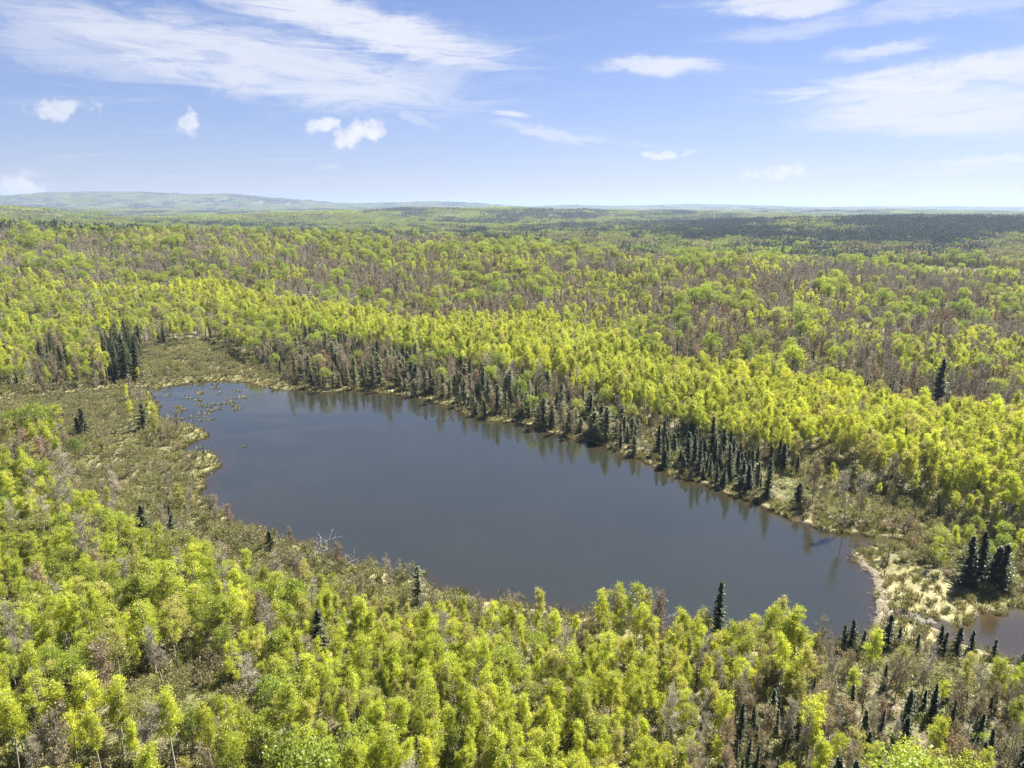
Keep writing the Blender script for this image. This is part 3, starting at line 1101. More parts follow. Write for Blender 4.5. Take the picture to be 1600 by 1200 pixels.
def scatter():
    g = np.random.default_rng(11)
    out = []
    zones = [(22, 330, 1.42), (330, 760, 2.3)]
    for (r0, r1, cell) in zones:
        xm = r1 * .80 + 30
        xs = np.arange(-xm, xm, cell)
        ys = np.arange(r0 * .6, r1, cell)
        X, Y = np.meshgrid(xs, ys)
        x = (X + g.uniform(-.5, .5, X.shape) * cell).ravel()
        y = (Y + g.uniform(-.5, .5, Y.shape) * cell).ravel()
        r = np.hypot(x, y)
        ok = (r >= r0) & (r < r1) & (np.abs(x) < y * .83 + 26) & (y > 14)
        x, y = x[ok], y[ok]
        sd = water_sd(x, y)
        ok = sd > .9
        x, y, sd = x[ok], y[ok], sd[ok]
        z = terrain(x, y, sd)
        u, v, dep = project(np.stack([x, y, z + 5.5], 1))
        u0, v0, _ = project(np.stack([x, y, z + .8], 1))
        W = mid_mix(x, y)
        dens = np.full(len(x), .95)
        rid = np.full(len(x), -1)
        for i, (nm, poly, mix, de) in enumerate(REG):
            low = nm in ('dam_marsh', 'left_marsh', 'back_marsh', 'shore_thicket', 'opening', 'spruce_clump')
            hit = in_poly(u0 if low else u, v0 if low else v, poly) & (rid < 0)
            if nm.startswith('near') or nm in ('opening', 'low_thicket'):
                hit &= (r[:0].size == 0) & (y < 165)
            rid[hit] = i
            wv = np.array([mix.get(kk, 0) for kk in KINDS])
            W[hit] = wv / wv.sum()
            dens[hit] = de
        # below the frame and beside it the nearest wood goes on
        un = (rid < 0) & (y < 150)
        W[un] = np.array([.015, .0, .02, .03, .0, 0, .93])
        un = un & (v > 1150)
        W[un] = np.array([.55, .12, .1, .1, .05, 0, .08])
        # the waterline itself keeps low growth
        edge = sd < 2.6
        far_ok = np.array([(REG[q][0] in ('spruce_clump', 'cedar_fringe', 'lime_belt', 'left_spruce')) if q >= 0 else False for q in rid])
        W[edge & ~far_ok] = np.array([0, 0, 0, .02, 0, 0, .98])
        dens[edge] *= .35
        dens[(sd < 4.5) & (y > 150) & (u0 < 420)] *= .4
        W[(sd < 14) & (sd >= 2.0) & (u0 > 930) & (u0 < 1260) & (y < 112)] = np.array([.88, 0, .03, .04, 0, 0, .05])
        front = (u0 > 930) & (u0 < 1300) & (y < 112)
        near_edge = ~front & (sd < np.where(y < 165, 6, 9)) & (sd >= 2.6) & ~far_ok
        W[near_edge] = W[near_edge] * .3 + np.array([.02, 0, .03, .05, 0, 0, .50])
        strip = (sd < 5) & (y < 165) & (u0 < 930)
        W[strip] = np.array([0, 0, .02, .03, 0, 0, .95])
        W[(sd < 14) & ~far_ok & (y < 190), 4] *= .15
        cum = np.cumsum(W, 1)
        kd = (g.random(len(x))[:, None] * cum[:, -1:] > cum).sum(1)
        keep = (g.random(len(x)) < dens) & ((road_dist(x, y) > 46) | ((road_dist(x, y) > 9) & (y > np.interp(x, ROAD[:, 0], ROAD[:, 1]))))
        # gaps
        keep &= fbm(x, y, 16) > np.where((y < 165), .31, .29)
        out.append(np.stack([x[keep], y[keep], z[keep], kd[keep], rid[keep], sd[keep], (.70 + .62 * fbm(x, y, 20))[keep]], 1))
    A = np.concatenate(out)
    return A[g.permutation(len(A))]


SPECIAL = [  # kind, photo u, base v, top v, width factor, label
    ('spruce', 1119, 1012, 907, 0.9, 'tall spire spruce standing out against the lake at its near shore'),
    ('spruce', 134, 683, 637, 1.1, 'taller of the twin dark spruces on the left marsh'),
    ('spruce', 123, 684, 652, 1.1, 'shorter of the twin dark spruces on the left marsh'),
    ('spruce', 225, 672, 629, 1.15, 'lone dark spruce on the marsh point beside the lake head'),
    ('spruce', 228, 852, 787, 1.0, 'dark spruce behind the pale leaning snag left of the lake'),
    ('spruce', 268, 828, 788, .8, 'slim dark spruce right of the pale snag left of the lake'),
    ('spruce', 423, 869, 829, 1.2, 'small broad dark fir beside the driftwood at the near shore'),
    ('spruce', 478, 876, 850, 1.3, 'low dark fir among the driftwood at the near shore'),
    ('cedar', 655, 945, 884, .9, 'pale thin conifer alone at the near waterline'),
    ('spruce', 502, 1030, 950, .9, 'dark spruce rising between aspens in the near wood'),
    ('spruce', 160, 705, 693, 1.3, 'tiny dark spruce in the middle of the left marsh'),
    ('spruce', 1508, 915, 838, 1.15, 'leftmost tall spruce of the group behind the dam marsh'),
    ('spruce', 1528, 908, 830, 1.0, 'second tall spruce of the group behind the dam marsh'),
    ('spruce', 1549, 918, 852, 1.2, 'third tall spruce of the group behind the dam marsh'),
    ('spruce', 1562, 918, 848, 1.0, 'rightmost tall spruce of the group behind the dam marsh'),
    ('spruce', 1386, 1012, 958, .9, 'dark spruce at the foot of the dam by the near shore'),
    ('spruce', 1329, 1015, 968, .9, 'dark spruce in front of the lake corner left of the dam'),
    ('spruce', 1317, 1018, 976, .8, 'slim dark spruce just left of the lake corner spruce'),
    ('spruce', 1348, 1020, 984, .8, 'short spruce between the lake corner and the dam'),
    ('spruce', 1402, 1012, 978, .9, 'short spruce just right of the foot of the dam'),
    ('spruce', 1433, 1020, 990, .9, 'small spruce below the sedge, leftmost of the row'),
    ('spruce', 1466, 1018, 976, .9, 'second spruce of the row below the sedge marsh'),
    ('spruce', 1474, 1024, 986, .8, 'third spruce of the row below the sedge marsh'),
    ('spruce', 1493, 1022, 978, 1.0, 'fourth and tallest spruce of the row below the sedge'),
    ('spruce', 1517, 1018, 984, .9, 'fifth spruce of the row below the sedge marsh'),
    ('spruce', 1552, 1026, 998, .9, 'last small spruce of the row in front of the pond'),
    ('spruce', 1600, 1040, 1003, 1.1, 'dark spruce cut by the right edge below the pond'),
    ('bare', 1317, 832, 742, .9, 'tall leafless tree at the waterline of the far shore'),
    ('bare', 1344, 808, 742, .9, 'leafless tree right behind the tall bare waterline tree'),
    ('budding', 1269, 788, 722, 1.0, 'reddish budding tree beside the far shore spruces'),
    ('budding', 456, 868, 826, .55, 'small reddish budding tree in the driftwood at the near shore'),
    ('budding', 66, 968, 890, 1.0, 'brown budding tree beside the white dead branches at left'),
    ('spruce', 1462, 648, 560, 1.3, 'big dark spruce in the forest at the right edge'),
    ('spruce', 215, 592, 532, 1.4, 'broad dark spruce at the front of the left grove'),
    ('spruce', 196, 592, 522, 1.2, 'tall dark spruce in the middle of the left grove'),
]


def pack():
    A = scatter()
    grid = {}
    cell = 3.9
    res = []

    def near_ok(x, y, r, low):
        cx, cy = int(x // cell), int(y // cell)
        for i in (-1, 0, 1):
            for j in (-1, 0, 1):
                for (qx, qy, qr, ql) in grid.get((cx + i, cy + j), ()):
                    d = (r + qr) * (.55 if low != ql else 1.0)
                    if (qx - x) ** 2 + (qy - y) ** 2 < d * d:
                        return False
        return True

    def put(x, y, r, low):
        grid.setdefault((int(x // cell), int(y // cell)), []).append((x, y, r, low))

    g = np.random.default_rng(5)
    for (kind, u, vb, vt, wf, label) in SPECIAL:
        x, y = ground_at(u, vb, .6)
        for _ in range(4):
            zz = float(terrain(np.array([x]), np.array([y]))[0])
            x, y = ground_at(u, vb, max(zz, .05))
        a = 600 - vt
        dy, dz = F * CP + a * SP, -F * SP + a * CP
        top = CAMZ + dz / dy * y
        H = max(2.0, top - zz)
        put(x, y, 1.3, False)
        best = min(range(len(VAR[kind])), key=lambda i: abs(VAR[kind][i]['h'] - H))
        res.append((x, y, max(zz, .02), KINDS.index(kind), -2, best, H / VAR[kind][best]['h'], wf, g.uniform(0, 6.28), label))
    for (x, y, z, kd, rid, sd, drift) in A:
        kind = KINDS[int(kd)]
        rg = REG[int(rid)][0] if rid >= 0 else 'back'
        r = SPACE[kind] * GROW
        s = g.uniform(.70, 1.18) if kind not in ('spruce', 'cedar') else g.uniform(.45, 1.12)
        wide = 1.0
        s *= drift
        if rg == 'near_left' and kind == 'aspen':
            s *= g.uniform(.58, .86)
            wide = g.uniform(.85, 1.25)
        if rg == 'near_stand' and kind == 'aspen':
            s *= g.uniform(.58, .84)
            r *= .66
            wide = g.uniform(.78, 1.15)
        if rg == 'near_right':
            r *= .68
            s *= .76 if kind != 'shrub' else 1
        if rg == 'near_left':
            r *= .76
        if rg == 'back' and kind == 'broadleaf':
            s *= g.uniform(.75, 1.5)
        if rg in ('near_stand', 'near_right') and kind == 'broadleaf':
            s *= .62
        if rg == 'near_left' and kind == 'broadleaf':
            s *= .8
        if rg == 'cedar_fringe' and kind in ('cedar', 'spruce'):
            s *= 1.04
            wide = 1.25
        if rg == 'spruce_clump':
            s *= g.uniform(.8, 1.15)
            wide = 1.3
        if rg in ('shore_thicket', 'right_bank') and kind != 'shrub':
            s *= .6
        if 9 <= sd < 18 and y < 190 and (y > 112 or x < y * .16) and kind in ('aspen', 'broadleaf', 'bare', 'budding'):
            s *= .72
        if sd < 9 and (y > 112 or x < y * .16) and kind in ('aspen', 'broadleaf', 'bare', 'budding') and rg not in ('lime_belt', 'cedar_fringe'):
            s *= .75
        low = kind == 'shrub'
        r *= max(.7, min(1.1, s))
        if kind in ('spruce', 'cedar'):
            wide *= g.uniform(.75, 1.25)
        if kind != 'shrub':
            s *= GROW
        else:
            s *= .85
        if not near_ok(x, y, r, low):
            continue
        put(x, y, r, low)
        nv = len(VAR[kind])
        res.append((x, y, z, int(kd), int(rid), int(g.integers(nv)), s, wide * g.uniform(.88, 1.14), g.uniform(0, 6.28), None))
    return res


TREES = pack()
print('trees', len(TREES), time.time() - T0)


# which trees show largest in the photo: draw crowns front to back into a coarse id map
def visible_area():
    n = len(TREES)
    x = np.array([t[0] for t in TREES])
    y = np.array([t[1] for t in TREES])
    z = np.array([t[2] for t in TREES])
    kd = np.array([t[3] for t in TREES])
    H = np.array([VAR[KINDS[t[3]]][t[5]]['h'] * t[6] for t in TREES])
    Rr = np.array([VAR[KINDS[t[3]]][t[5]]['r'] * t[6] * t[7] for t in TREES])
    lo = np.where(kd == 0, .4, np.where((kd == 1) | (kd == 2) | (kd == 3), .3, .03))
    u1, v1, d = project(np.stack([x, y, z + H * lo], 1))
    u2, v2, _ = project(np.stack([x, y, z + H], 1))
    uc, vc = (u1 + u2) / 4, (v1 + v2) / 4
    ru, rv = Rr * F / d / 2, np.abs(v1 - v2) / 4 + .5
    buf = np.full((600, 800), -1, int)
    for i in np.argsort(d):
        if d[i] < 10:
            continue
        a0, a1 = int(max(0, uc[i] - ru[i])), int(min(800, uc[i] + ru[i] + 1))
        b0, b1 = int(max(0, vc[i] - rv[i])), int(min(600, vc[i] + rv[i] + 1))
        if a1 <= a0 or b1 <= b0:
            continue
        yy, xx = np.mgrid[b0:b1, a0:a1]
        m = (((xx + .5 - uc[i]) / ru[i]) ** 2 + ((yy + .5 - vc[i]) / rv[i]) ** 2 < 1) & (buf[b0:b1, a0:a1] < 0)
        buf[b0:b1, a0:a1][m] = i
    area = np.bincount(buf[buf >= 0], minlength=n)
    return area, uc * 2, vc * 2, H


AREA, UC, VC, HT = visible_area()
print('visible', time.time() - T0)

NAME = dict(aspen='aspen_tree', broadleaf='broadleaf_tree', bare='leafless_tree', budding='budding_tree', spruce='spruce_tree', cedar='cedar_tree', shrub='willow_shrub')
LOOK = dict(aspen='yellow-green aspen', broadleaf='round-crowned green tree', bare='grey leafless tree', budding='brownish budding tree', spruce='dark spruce', cedar='olive-grey cedar', shrub='olive shrub')
MANY = dict(aspen='young aspens in fresh leaf', broadleaf='round-crowned green trees', bare='leafless grey trees', budding='brown budding trees', spruce='dark spruces', cedar='olive cedars by the shore', shrub='willow shrubs of the banks')
WOOD = dict(aspen='aspen_wood', broadleaf='broadleaf_wood', bare='leafless_wood', budding='budding_wood', spruce='spruce_wood', cedar='cedar_wood', shrub='shrub_cover')
REST_LABEL = dict(aspen='mass of smaller yellow-green aspens throughout the forest', broadleaf='mass of round green crowns in the forest beyond the lake', bare='mass of grey leafless trees in the forest beyond', budding='mass of brown budding trees in the forest beyond',
                  spruce='mass of smaller dark spruces scattered through the forest', cedar='mass of olive cedars half hidden along the far shore', shrub='mass of low olive shrubs filling banks and marsh')

# ---- stuff: points that carry copies of the kind's shapes
HIDDEN = {}


def proto_collection(kind):
    if kind not in HIDDEN:
        c = bpy.data.collections.new('shapes_' + kind)
        for i, vdat in enumerate(VAR[kind]):
            o = bpy.data.objects.new('%s_shape_%02d' % (kind, i), vdat['whole'])
            c.objects.link(o)
        HIDDEN[kind] = c
    return HIDDEN[kind]


def stuff(name, kind, P, rot, scale, var, label):
    n = len(P)
    if n == 0:
        return None
    me = bpy.data.meshes.new(name)
    me.vertices.add(n)
    me.vertices.foreach_set('co', np.asarray(P, np.float32).ravel())
    for nm, ty, arr, key in (('rot', 'FLOAT_VECTOR', rot, 'vector'), ('size', 'FLOAT_VECTOR', scale, 'vector'), ('var', 'INT', var, 'value')):
        a = me.attributes.new(nm, ty, 'POINT')
        a.data.foreach_set(key, np.ascontiguousarray(np.asarray(arr, np.int32 if ty == 'INT' else np.float32)).ravel())
    o = add_obj(name, me)
    tag(o, label, None, None, 'stuff')
    ng = bpy.data.node_groups.new('spread_' + kind, 'GeometryNodeTree')
    ng.interface.new_socket('Geometry', in_out='INPUT', socket_type='NodeSocketGeometry')
    ng.interface.new_socket('Geometry', in_out='OUTPUT', socket_type='NodeSocketGeometry')
    k = NT(ng)
    gi, go = k.n('NodeGroupInput'), k.n('NodeGroupOutput')
    ci = k.n('GeometryNodeCollectionInfo')
    ci.inputs['Collection'].default_value = proto_collection(kind)
    ci.inputs['Separate Children'].default_value = True
    ci.inputs['Reset Children'].default_value = True
    ip = k.n('GeometryNodeInstanceOnPoints')

    def na(nm, ty):
        nd = k.n('GeometryNodeInputNamedAttribute', data_type=ty)
        nd.inputs['Name'].default_value = nm
        return nd.outputs['Attribute']
    k.link(gi.outputs[0], ip.inputs['Points'])
    k.link(ci.outputs[0], ip.inputs['Instance'])
    ip.inputs['Pick Instance'].default_value = True
    k.link(na('var', 'INT'), ip.inputs['Instance Index'])
    er = k.n('FunctionNodeEulerToRotation')
    k.link(na('rot', 'FLOAT_VECTOR'), er.inputs[0])
    k.link(er.outputs[0], ip.inputs['Rotation'])
    k.link(na('size', 'FLOAT_VECTOR'), ip.inputs['Scale'])
    k.link(ip.outputs[0], go.inputs[0])
    md = o.modifiers.new('spread', 'NODES')
    md.node_group = ng
    return o


def individual(kind, t, label, group, tilt=(0, 0)):
    (x, y, z, kd, rid, var, s, wf, rz, _) = t
    e = bpy.data.objects.new(NAME[kind], None)
    COL.objects.link(e)
    e.empty_display_size = .5
    e.location = (x, y, z - .03)
    e.rotation_euler = (tilt[0], tilt[1], rz)
    e.scale = (s * wf, s * wf, s)
    tag(e, label, 'shrub' if kind == 'shrub' else 'tree', group)
    for nm, me in VAR[kind][var]['parts']:
        c = bpy.data.objects.new(nm, me)
        COL.objects.link(c)
        c.parent = e
    return e


def size_word(kind, i):
    h = HT[i]
    if kind == 'shrub':
        return 'low' if h < 1.6 else ('tall' if h > 2.4 else 'mid-sized')
    return 'short' if h < 6 else ('tall' if h > 9 else 'mid-sized')


ONES = 'zero one two three four five six seven eight nine ten eleven twelve thirteen fourteen fifteen sixteen seventeen eighteen nineteen'.split()
TENS = '_ _ twenty thirty forty fifty sixty seventy eighty ninety'.split()


def words(n):
    n = int(n)
    if n >= 100:
        return 'a hundred'
    if n < 20:
        return ONES[n]
    return TENS[n // 10] + ('-' + ONES[n % 10] if n % 10 else '')


for kid, kind in enumerate(KINDS):
    idx = [i for i, t in enumerate(TREES) if t[3] == kid]
    spec = [i for i in idx if TREES[i][9]]
    for i in spec:
        individual(kind, TREES[i], TREES[i][9], MANY[kind])
    inframe = [i for i in idx if not TREES[i][9] and AREA[i] >= 6 and 4 < UC[i] < 1596 and VC[i] < 1196]
    inframe.sort(key=lambda i: -AREA[i])
    pick = inframe[:300 - len(spec)]
    ps = set(pick) | set(spec)
    labs = []
    for i in pick:
        t = TREES[i]
        rg = REG[t[4]][0] if t[4] >= 0 else 'back'
        lab = '%s %s %s, %s percent across, %s percent down' % (size_word(kind, i), LOOK[kind], PHRASE[rg], words(round(UC[i] / 16)), words(round(VC[i] / 12)))
        labs.append([i, lab, MANY[kind] + ' ' + PHRASE[rg]])
    twins = {}
    for it in labs:
        twins.setdefault(it[1], []).append(it)
    for same in twins.values():
        if len(same) > 1:
            same.sort(key=lambda it: UC[it[0]])
            first = {2: ['left-hand', 'right-hand'], 3: ['left-hand', 'middle', 'right-hand']}.get(len(same), ['leftmost', 'second', 'third', 'fourth', 'fifth', 'sixth', 'seventh', 'eighth'])
            for it, w_ in zip(same, first):
                it[1] = w_ + ' ' + it[1]
    for (i, lab, grp) in labs:
        individual(kind, TREES[i], lab, grp, (random.gauss(0, .03), random.gauss(0, .03)))
    rest = [TREES[i] for i in idx if i not in ps]
    if rest:
        P = [(t[0], t[1], t[2] - .03) for t in rest]
        rot = [(random.gauss(0, .03), random.gauss(0, .03), t[8]) for t in rest]
        sc = [(t[6] * t[7], t[6] * t[7], t[6]) for t in rest]
        stuff(WOOD[kind], kind, P, rot, sc, [t[5] for t in rest], REST_LABEL[kind])
    print(kind, len(idx), len(ps))
print('placed', time.time() - T0)


# ------------------------------------------------------------------ far forest
def far_forest():
    g = np.random.default_rng(23)
    for tier, r0, r1, cell in (('near_', 730, 2300, 16.5), ('far_', 2250, 11500, 112.0)):
        xm = r1 * .8
        X, Y = np.meshgrid(np.arange(-xm, xm, cell), np.arange(r0 * .6, r1, cell))
        x = (X + g.uniform(-.4, .4, X.shape) * cell).ravel()
        y = (Y + g.uniform(-.4, .4, Y.shape) * cell).ravel()
        r = np.hypot(x, y)
        ok = (r > r0) & (r < r1) & (np.abs(x) < y * .80 + 40)
        if tier == 'near_':
            ok &= road_dist(x, y) > 26
        for (lx, ly, la, lb) in FARLAKES:
            ok &= ((x - lx) / (la + cell * .6)) ** 2 + ((y - ly) / (lb + cell * .6)) ** 2 > 1
        x, y, r = x[ok], y[ok], r[ok]
        z = terrain(x, y)
        d = cell * .5
        zx = (terrain(x + d, y) - terrain(x - d, y)) / (2 * d)
        zy = (terrain(x, y + d) - terrain(x, y - d)) / (2 * d)
        # hide nothing but what the ridges hide anyway: slopes that face away far off stay too
        u, v, _ = project(np.stack([x, y, z + 12], 1))
        a = fbm(x, y, 190)
        b = fbm(x + 900, y, 330)
        pc = .05 + .55 * sm((fbm(x - 300, y + 700, 300) - .53) / .09)
        right = sm((u - 900) / 200) * sm((1000 - r) / -150) * sm((2900 - r) / 500)
        pc = np.maximum(pc, right * (.25 + .75 * sm((a - .36) / .12)))
        pc = np.where((u > 200) & (u < 320) & (r < 1000), np.maximum(pc, .7), pc)
        pb = (1 - pc) * (.25 + .6 * sm((.52 - b) / .12)) * (1 - .55 * sm((r - 900) / 400))
        q = g.random(len(x))
        kd = np.where(q < pc, 2, np.where(q < pc + pb, 1, 0))
        rz = g.integers(0, 4, len(x)) * math.pi / 2 + g.normal(0, .2, len(x))
        cs, sn = np.cos(rz), np.sin(rz)
        # tilt with the slope (small angles), then the spin about the local axis
        rx = np.arctan(zy)
        ry = -np.arctan(zx)
        s = g.uniform(.85, 1.15, len(x)) * (.8 if tier == 'near_' else .9)
        for kk, nm, lb in ((0, 'green', 'green woods'), (1, 'brown', 'brown budding woods'), (2, 'con', 'dark conifer woods')):
            m = kd == kk
            rot = np.stack([rx[m] * cs[m] + -ry[m] * -sn[m] * -1, ry[m] * cs[m] + rx[m] * -sn[m], rz[m]], 1)
            nmo = {'green': 'leafy_forest', 'brown': 'budding_forest', 'con': 'conifer_forest'}[nm]
            stuff(('distant_' if tier == 'far_' else 'middle_') + nmo, tier + nm, np.stack([x[m], y[m], z[m] - .5], 1), rot,
                  np.stack([s[m], s[m], s[m] * g.uniform(.85, 1.1, m.sum())], 1), g.integers(0, 3, m.sum()),
                  lb + (' on the hills at the horizon' if tier == 'far_' else ' filling the valley behind the forest ridge'))


def ellipse_water(name, cx, cy, a, b, z, label):
    th = np.linspace(0, 2 * math.pi, 48, endpoint=False)
    w = 1 + .12 * np.sin(3 * th + 1) + .06 * np.sin(7 * th)
    P = np.stack([cx + a * w * np.cos(th), cy + b * w * np.sin(th), np.full(48, z)], 1)
    me = new_mesh(name, P, [list(range(48))], [M['farwater']])
    tag(add_obj(name, me), label, None, None, 'structure')


fx, fy = ground_at(172, 345.5, 8)
FARLAKES = [(fx, fy, 62, 190)]
far_forest()
zf = float(terrain(np.array([fx]), np.array([fy]))[0])
xs_ = np.linspace(-70, 70, 9)
gx, gy = np.meshgrid(fx + xs_, fy + xs_ * 2.6)
ellipse_water('distant_lake', fx, fy, 58, 170, float(terrain(gx.ravel(), gy.ravel()).max()) + 1.0, 'pale sliver of a distant lake at far left')
print('far', time.time() - T0)


# ------------------------------------------------------------------ ground cover
def cover():
    g = np.random.default_rng(31)
    n = 170000
    x = g.uniform(-210, 230, n)
    y = g.uniform(30, 300, n)
    ok = np.abs(x) < y * .82 + 15
    x, y = x[ok], y[ok]
    sd = water_sd(x, y)
    mw = marsh_w(x, y)
    q = g.random(len(x))
    shore = (sd > -.5) & (q < np.where(sd < 5, .85, 0) * sm((6 - sd) / 4))
    marsh = (sd > 0) & (q < mw * .55)
    # sedge islets in the shallow head of the lake
    u, v, _ = project(np.stack([x, y, np.zeros(len(x))], 1))
    isl = (sd < -.3) & (fbm(x, y, 3.2) > .60) & (in_poly(u, v, [(235, 600), (400, 592), (380, 640), (330, 660), (235, 655)]) | in_poly(u, v, [(280, 690), (385, 698), (385, 708), (330, 745), (280, 720)])) & (q < .5)
    nearb = (sd < 0) & (sd > -5) & (fbm(x, y, 2.6) > .62) & (in_poly(u, v, [(380, 815), (700, 905), (960, 965), (960, 985), (640, 930), (380, 850)])) & (q < .5)
    m = shore | marsh | isl | nearb
    z = np.where(sd > 0, terrain(x, y, sd), -.06)
    s = g.uniform(.6, 1.35, len(x)) * np.where(isl | nearb, .75, 1)
    rot = np.stack([g.normal(0, .08, len(x)), g.normal(0, .08, len(x)), g.uniform(0, 6.28, len(x))], 1)
    stuff('marsh_sedge', 'sedge', np.stack([x, y, z], 1)[m], rot[m], np.stack([s * 1.25, s * 1.25, s], 1)[m], g.integers(0, 4, m.sum()), 'straw-coloured sedge fringing the lake and covering the marshes')
    f = ~m & (sd > 2) & (q < .42) & (mw < .6)
    s2 = s * 1.2
    stuff('undergrowth', 'herb', np.stack([x, y, z], 1)[f], rot[f], np.stack([s2, s2, s], 1)[f], g.integers(0, 4, f.sum()), 'low leafy undergrowth on the forest floor')
    print('cover', m.sum(), f.sum())


cover()


# ------------------------------------------------------------------ dead wood
def tz(x, y):
    return float(terrain(np.array([float(x)]), np.array([float(y)]))[0])


def fallen_tree(u, v, L, az, label, branchy=14, lift=.25, r=.13, seed=0, group='fallen dead trees'):
    g = np.random.default_rng(seed + 40)
    x, y = ground_at(u, v, .3)
    z = max(tz(x, y), .02)
    e = bpy.data.objects.new('fallen_tree', None)
    COL.objects.link(e)
    e.location = (x, y, z)
    e.rotation_euler = (0, 0, az)
    tag(e, label, 'dead tree', group)
    n = 6
    p = np.stack([np.linspace(0, L, n), np.cumsum(g.normal(0, .08, n)), np.linspace(.1, lift * 2, n) + g.normal(0, .03, n)], 1)
    sh = Shape()
    sh.tube(p, np.linspace(r, .03, n), 6)
    c = add_obj('trunk', sh.mesh('fallen_trunk', M['deadwood'], True), e)
    for i in range(branchy):
        sh = Shape()
        s = along(p, g.uniform(.3, 1))
        q = limb(g, s, g.uniform(-1.2, 1.2) + (0 if g.random() < .7 else math.pi / 2), g.uniform(-.1, 1.0), g.uniform(.8, 2.4), .2, 4)
        sh.tube(q, [.045, .035, .022, .01], 4)
        for w in range(2):
            s2 = along(q, g.uniform(.4, .9))
            q2 = limb(g, s2, g.uniform(-1.5, 1.5), g.uniform(-.2, 1.1), g.uniform(.4, 1.0), .2, 3)
            sh.tube(q2, [.025, .018, .008], 3)
        add_obj('branch', sh.mesh('fallen_branch', M['deadwood']), e)


def snag(u, vb, vt, lean, label, seed=0, stubs=9):
    g = np.random.default_rng(seed + 90)
    x, y = ground_at(u, vb, .8)
    z = tz(x, y)
    x, y = ground_at(u, vb, z)
    a = 600 - vt
    H = CAMZ + (-F * SP + a * CP) / (F * CP + a * SP) * y - z
    e = bpy.data.objects.new('dead_snag', None)
    COL.objects.link(e)
    e.location = (x, y, z)
    tag(e, label, 'dead tree', 'standing dead trees')
    n = 6
    t = np.linspace(0, 1, n)
    p = np.stack([lean * t * H + g.normal(0, .03, n), g.normal(0, .03, n), t * H], 1)
    sh = Shape()
    sh.tube(p, np.linspace(.13, .03, n), 6)
    add_obj('trunk', sh.mesh('snag_trunk', M['deadwood'], True), e)
    for i in range(stubs):
        sh = Shape()
        q = limb(g, along(p, g.uniform(.35, .97)), g.uniform(0, 6.28), g.uniform(-.1, .5), g.uniform(.3, 1.1), .1, 3)
        sh.tube(q, [.03, .02, .008], 3)
        add_obj('branch', sh.mesh('snag_branch', M['deadwood']), e)


fallen_tree(447, 860, 8.5, -.35, 'bleached driftwood tree lying longest by the small fir', 12, .3, .15, 1)
fallen_tree(462, 868, 6.5, .1, 'bleached driftwood tree reaching out over the near waterline', 16, .45, .12, 2)
fallen_tree(470, 862, 5.5, .55, 'bleached branchy driftwood at the tip of the pile', 18, .6, .1, 3)
fallen_tree(452, 876, 5.0, -.1, 'bleached driftwood lowest in the near shore pile', 12, .35, .11, 4)
fallen_tree(512, 893, 6.0, .75, 'grey log on the near shore right of the driftwood pile', 3, .15, .16, 5)
fallen_tree(545, 905, 5.0, .5, 'short grey log at the near waterline by the shallows', 2, .12, .14, 6)
fallen_tree(92, 945, 4.5, 1.3, 'white dead branches sticking up in the near wood at left', 14, .9, .12, 7)
fallen_tree(1255, 1075, 6.0, -.4, 'grey dead treetop tangled among spruces at lower right', 18, .6, .12, 8)
fallen_tree(1240, 1160, 7.0, -.55, 'white dead branches at the bottom edge at lower right', 20, .7, .13, 9)
fallen_tree(1285, 1170, 6.0, .3, 'white dead limbs right of the bottom edge deadfall', 16, .6, .12, 10)
fallen_tree(1005, 975, 4.5, .1, 'grey branchy deadfall at the near shore below mid lake', 14, .7, .1, 11)
fallen_tree(720, 930, 4.0, -.3, 'grey log in the shallows right of the pale conifer', 3, .12, .12, 12)
fallen_tree(400, 1092, 7.0, .6, 'grey log shape standing in for a trunk shadow in the lower left hollow', 4, .15, .16, 13)  # log mesh laid along the cast shadow of a trunk, added in its place
snag(227, 832, 793, -.10, 'pale leaning snag in front of a dark spruce at left', 1)
snag(1386, 884, 838, .02, 'thin grey snag on the grassy point by the inlet', 2, 5)
snag(148, 830, 775, .02, 'pale grey snag above the green crowns at far left', 3, 10)
snag(1006, 1020, 960, .03, 'thin pale snag at the near shore below mid lake', 4, 12)


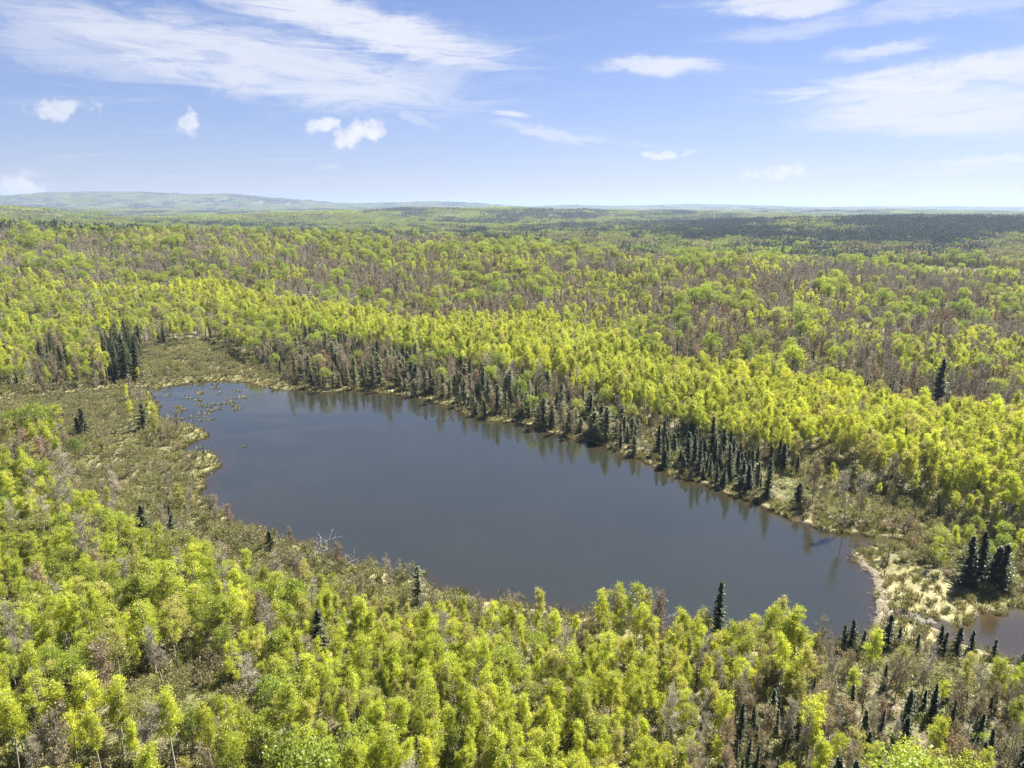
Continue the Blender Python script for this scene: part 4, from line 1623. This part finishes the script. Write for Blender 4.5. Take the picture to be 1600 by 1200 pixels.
# ------------------------------------------------------------------ beaver dam
def dam():
    g = np.random.default_rng(77)
    path = poly_world([(1338, 866), (1350, 884), (1367, 896), (1374, 912), (1378, 936), (1377, 960), (1371, 986), (1362, 1002)])
    pts = []
    for i in range(len(path) - 1):
        for q in range(6):
            pts.append(path[i] + (path[i + 1] - path[i]) * q / 6)
    pts.append(path[-1])
    pts = np.array(pts)
    prof = [(-1.1, -.35), (-.7, .08), (-.3, .34), (.1, .42), (.5, .32), (1.1, .14), (1.7, -.1)]
    V, Fc = [], []
    for i, p in enumerate(pts):
        d = pts[min(i + 1, len(pts) - 1)] - pts[max(i - 1, 0)]
        d /= np.linalg.norm(d)
        nrm = np.array([-d[1], d[0]])
        if nrm[0] < 0:
            nrm = -nrm
        for (o, h) in prof:
            V.append((*(p + nrm * (o + g.normal(0, .1))), h + g.normal(0, .06)))
    m = len(prof)
    for i in range(len(pts) - 1):
        for j in range(m - 1):
            Fc.append((i * m + j, i * m + j + 1, (i + 1) * m + j + 1, (i + 1) * m + j))
    e = bpy.data.objects.new('beaver_dam', None)
    COL.objects.link(e)
    e.location = (pts[len(pts) // 2][0], pts[len(pts) // 2][1], 0)
    tag(e, 'curved mud and stick beaver dam holding the lake at right', 'dam')
    off = np.array(e.location)
    add_obj('bank', new_mesh('dam_bank', np.array(V) - off, Fc, [M['mud']], smooth=True), e)
    sh = Shape()
    for i in range(420):
        p = pts[g.integers(len(pts))] + g.normal(0, .55, 2)
        a = g.uniform(0, 6.28)
        L = g.uniform(.4, 1.2)
        z0 = g.uniform(.08, .42)
        q = np.array([p[0], p[1], z0])
        d = np.array([math.cos(a), math.sin(a), g.uniform(-.25, .35)]) * L
        sh.tube([q, q + d * .5 + g.normal(0, .03, 3), q + d], [.035, .03, .015], 4)
    me = sh.mesh('dam_sticks', M['twig'])
    me.transform(__import__('mathutils').Matrix.Translation((-off[0], -off[1], 0)))
    tag(add_obj('sticks', me, e), None, None, None, 'stuff')


dam()


# ------------------------------------------------------------------ road far to the right
def strip(name, half, z, mat, off=0.0, parent=None):
    V, Fc = [], []
    pts = []
    for i in range(len(ROAD) - 1):
        for q in range(10):
            pts.append(ROAD[i] + (ROAD[i + 1] - ROAD[i]) * q / 10)
    pts.append(ROAD[-1])
    for i, p in enumerate(pts):
        d = pts[min(i + 1, len(pts) - 1)] - pts[max(i - 1, 0)]
        d /= np.linalg.norm(d)
        nrm = np.array([-d[1], d[0]])
        for s in (-1, 1):
            q = p + nrm * (off + s * half)
            V.append((q[0], q[1], ROAD_Z + z))
    for i in range(len(pts) - 1):
        Fc.append((2 * i, 2 * i + 2, 2 * i + 3, 2 * i + 1))
    return add_obj(name, new_mesh(name, V, Fc, [mat]), parent)


rb = strip('road_bank', 5.2, -.05, M['gravel'])
tag(rb, 'pale gravel embankment of the far road at right', None, None, 'structure')
rd = strip('road', 3.6, .0, M['asphalt'])
tag(rd, 'far paved road crossing the forest at the right edge', None, None, 'structure')
for off in (-3.3, 3.3):
    strip('edge_line', .12, .006, M['paint'], off, rd)

# ------------------------------------------------------------------ haze
hz, hk, hout = mat_new('air')
pv = hk.n('ShaderNodeVolumePrincipled')
pv.inputs['Color'].default_value = col(.46, .58, .80)
pv.inputs['Density'].default_value = 0.000095
pv.inputs['Anisotropy'].default_value = 0.2
pv.inputs['Density Attribute'].default_value = ''
hk.link(pv.outputs[0], hout.inputs['Volume'])
ZTOP = float(max((o.matrix_world @ v.co).z for o in COL.objects if o.name == 'ground' for v in o.data.vertices)) + 26.0
bmh = bmesh.new()
bmesh.ops.create_cube(bmh, size=1.0)
for vtx in bmh.verts:
    vtx.co.x *= 48000
    vtx.co.y = -300 if vtx.co.y < 0 else 24000
    vtx.co.z = -60 if vtx.co.z < 0 else ZTOP
meh = bpy.data.meshes.new('haze')
bmh.to_mesh(meh)
bmh.free()
meh.materials.append(hz)
oh = add_obj('haze', meh)
tag(oh, 'thin blue summer haze over the far hills', None, None, 'stuff')
print('done', time.time() - T0)
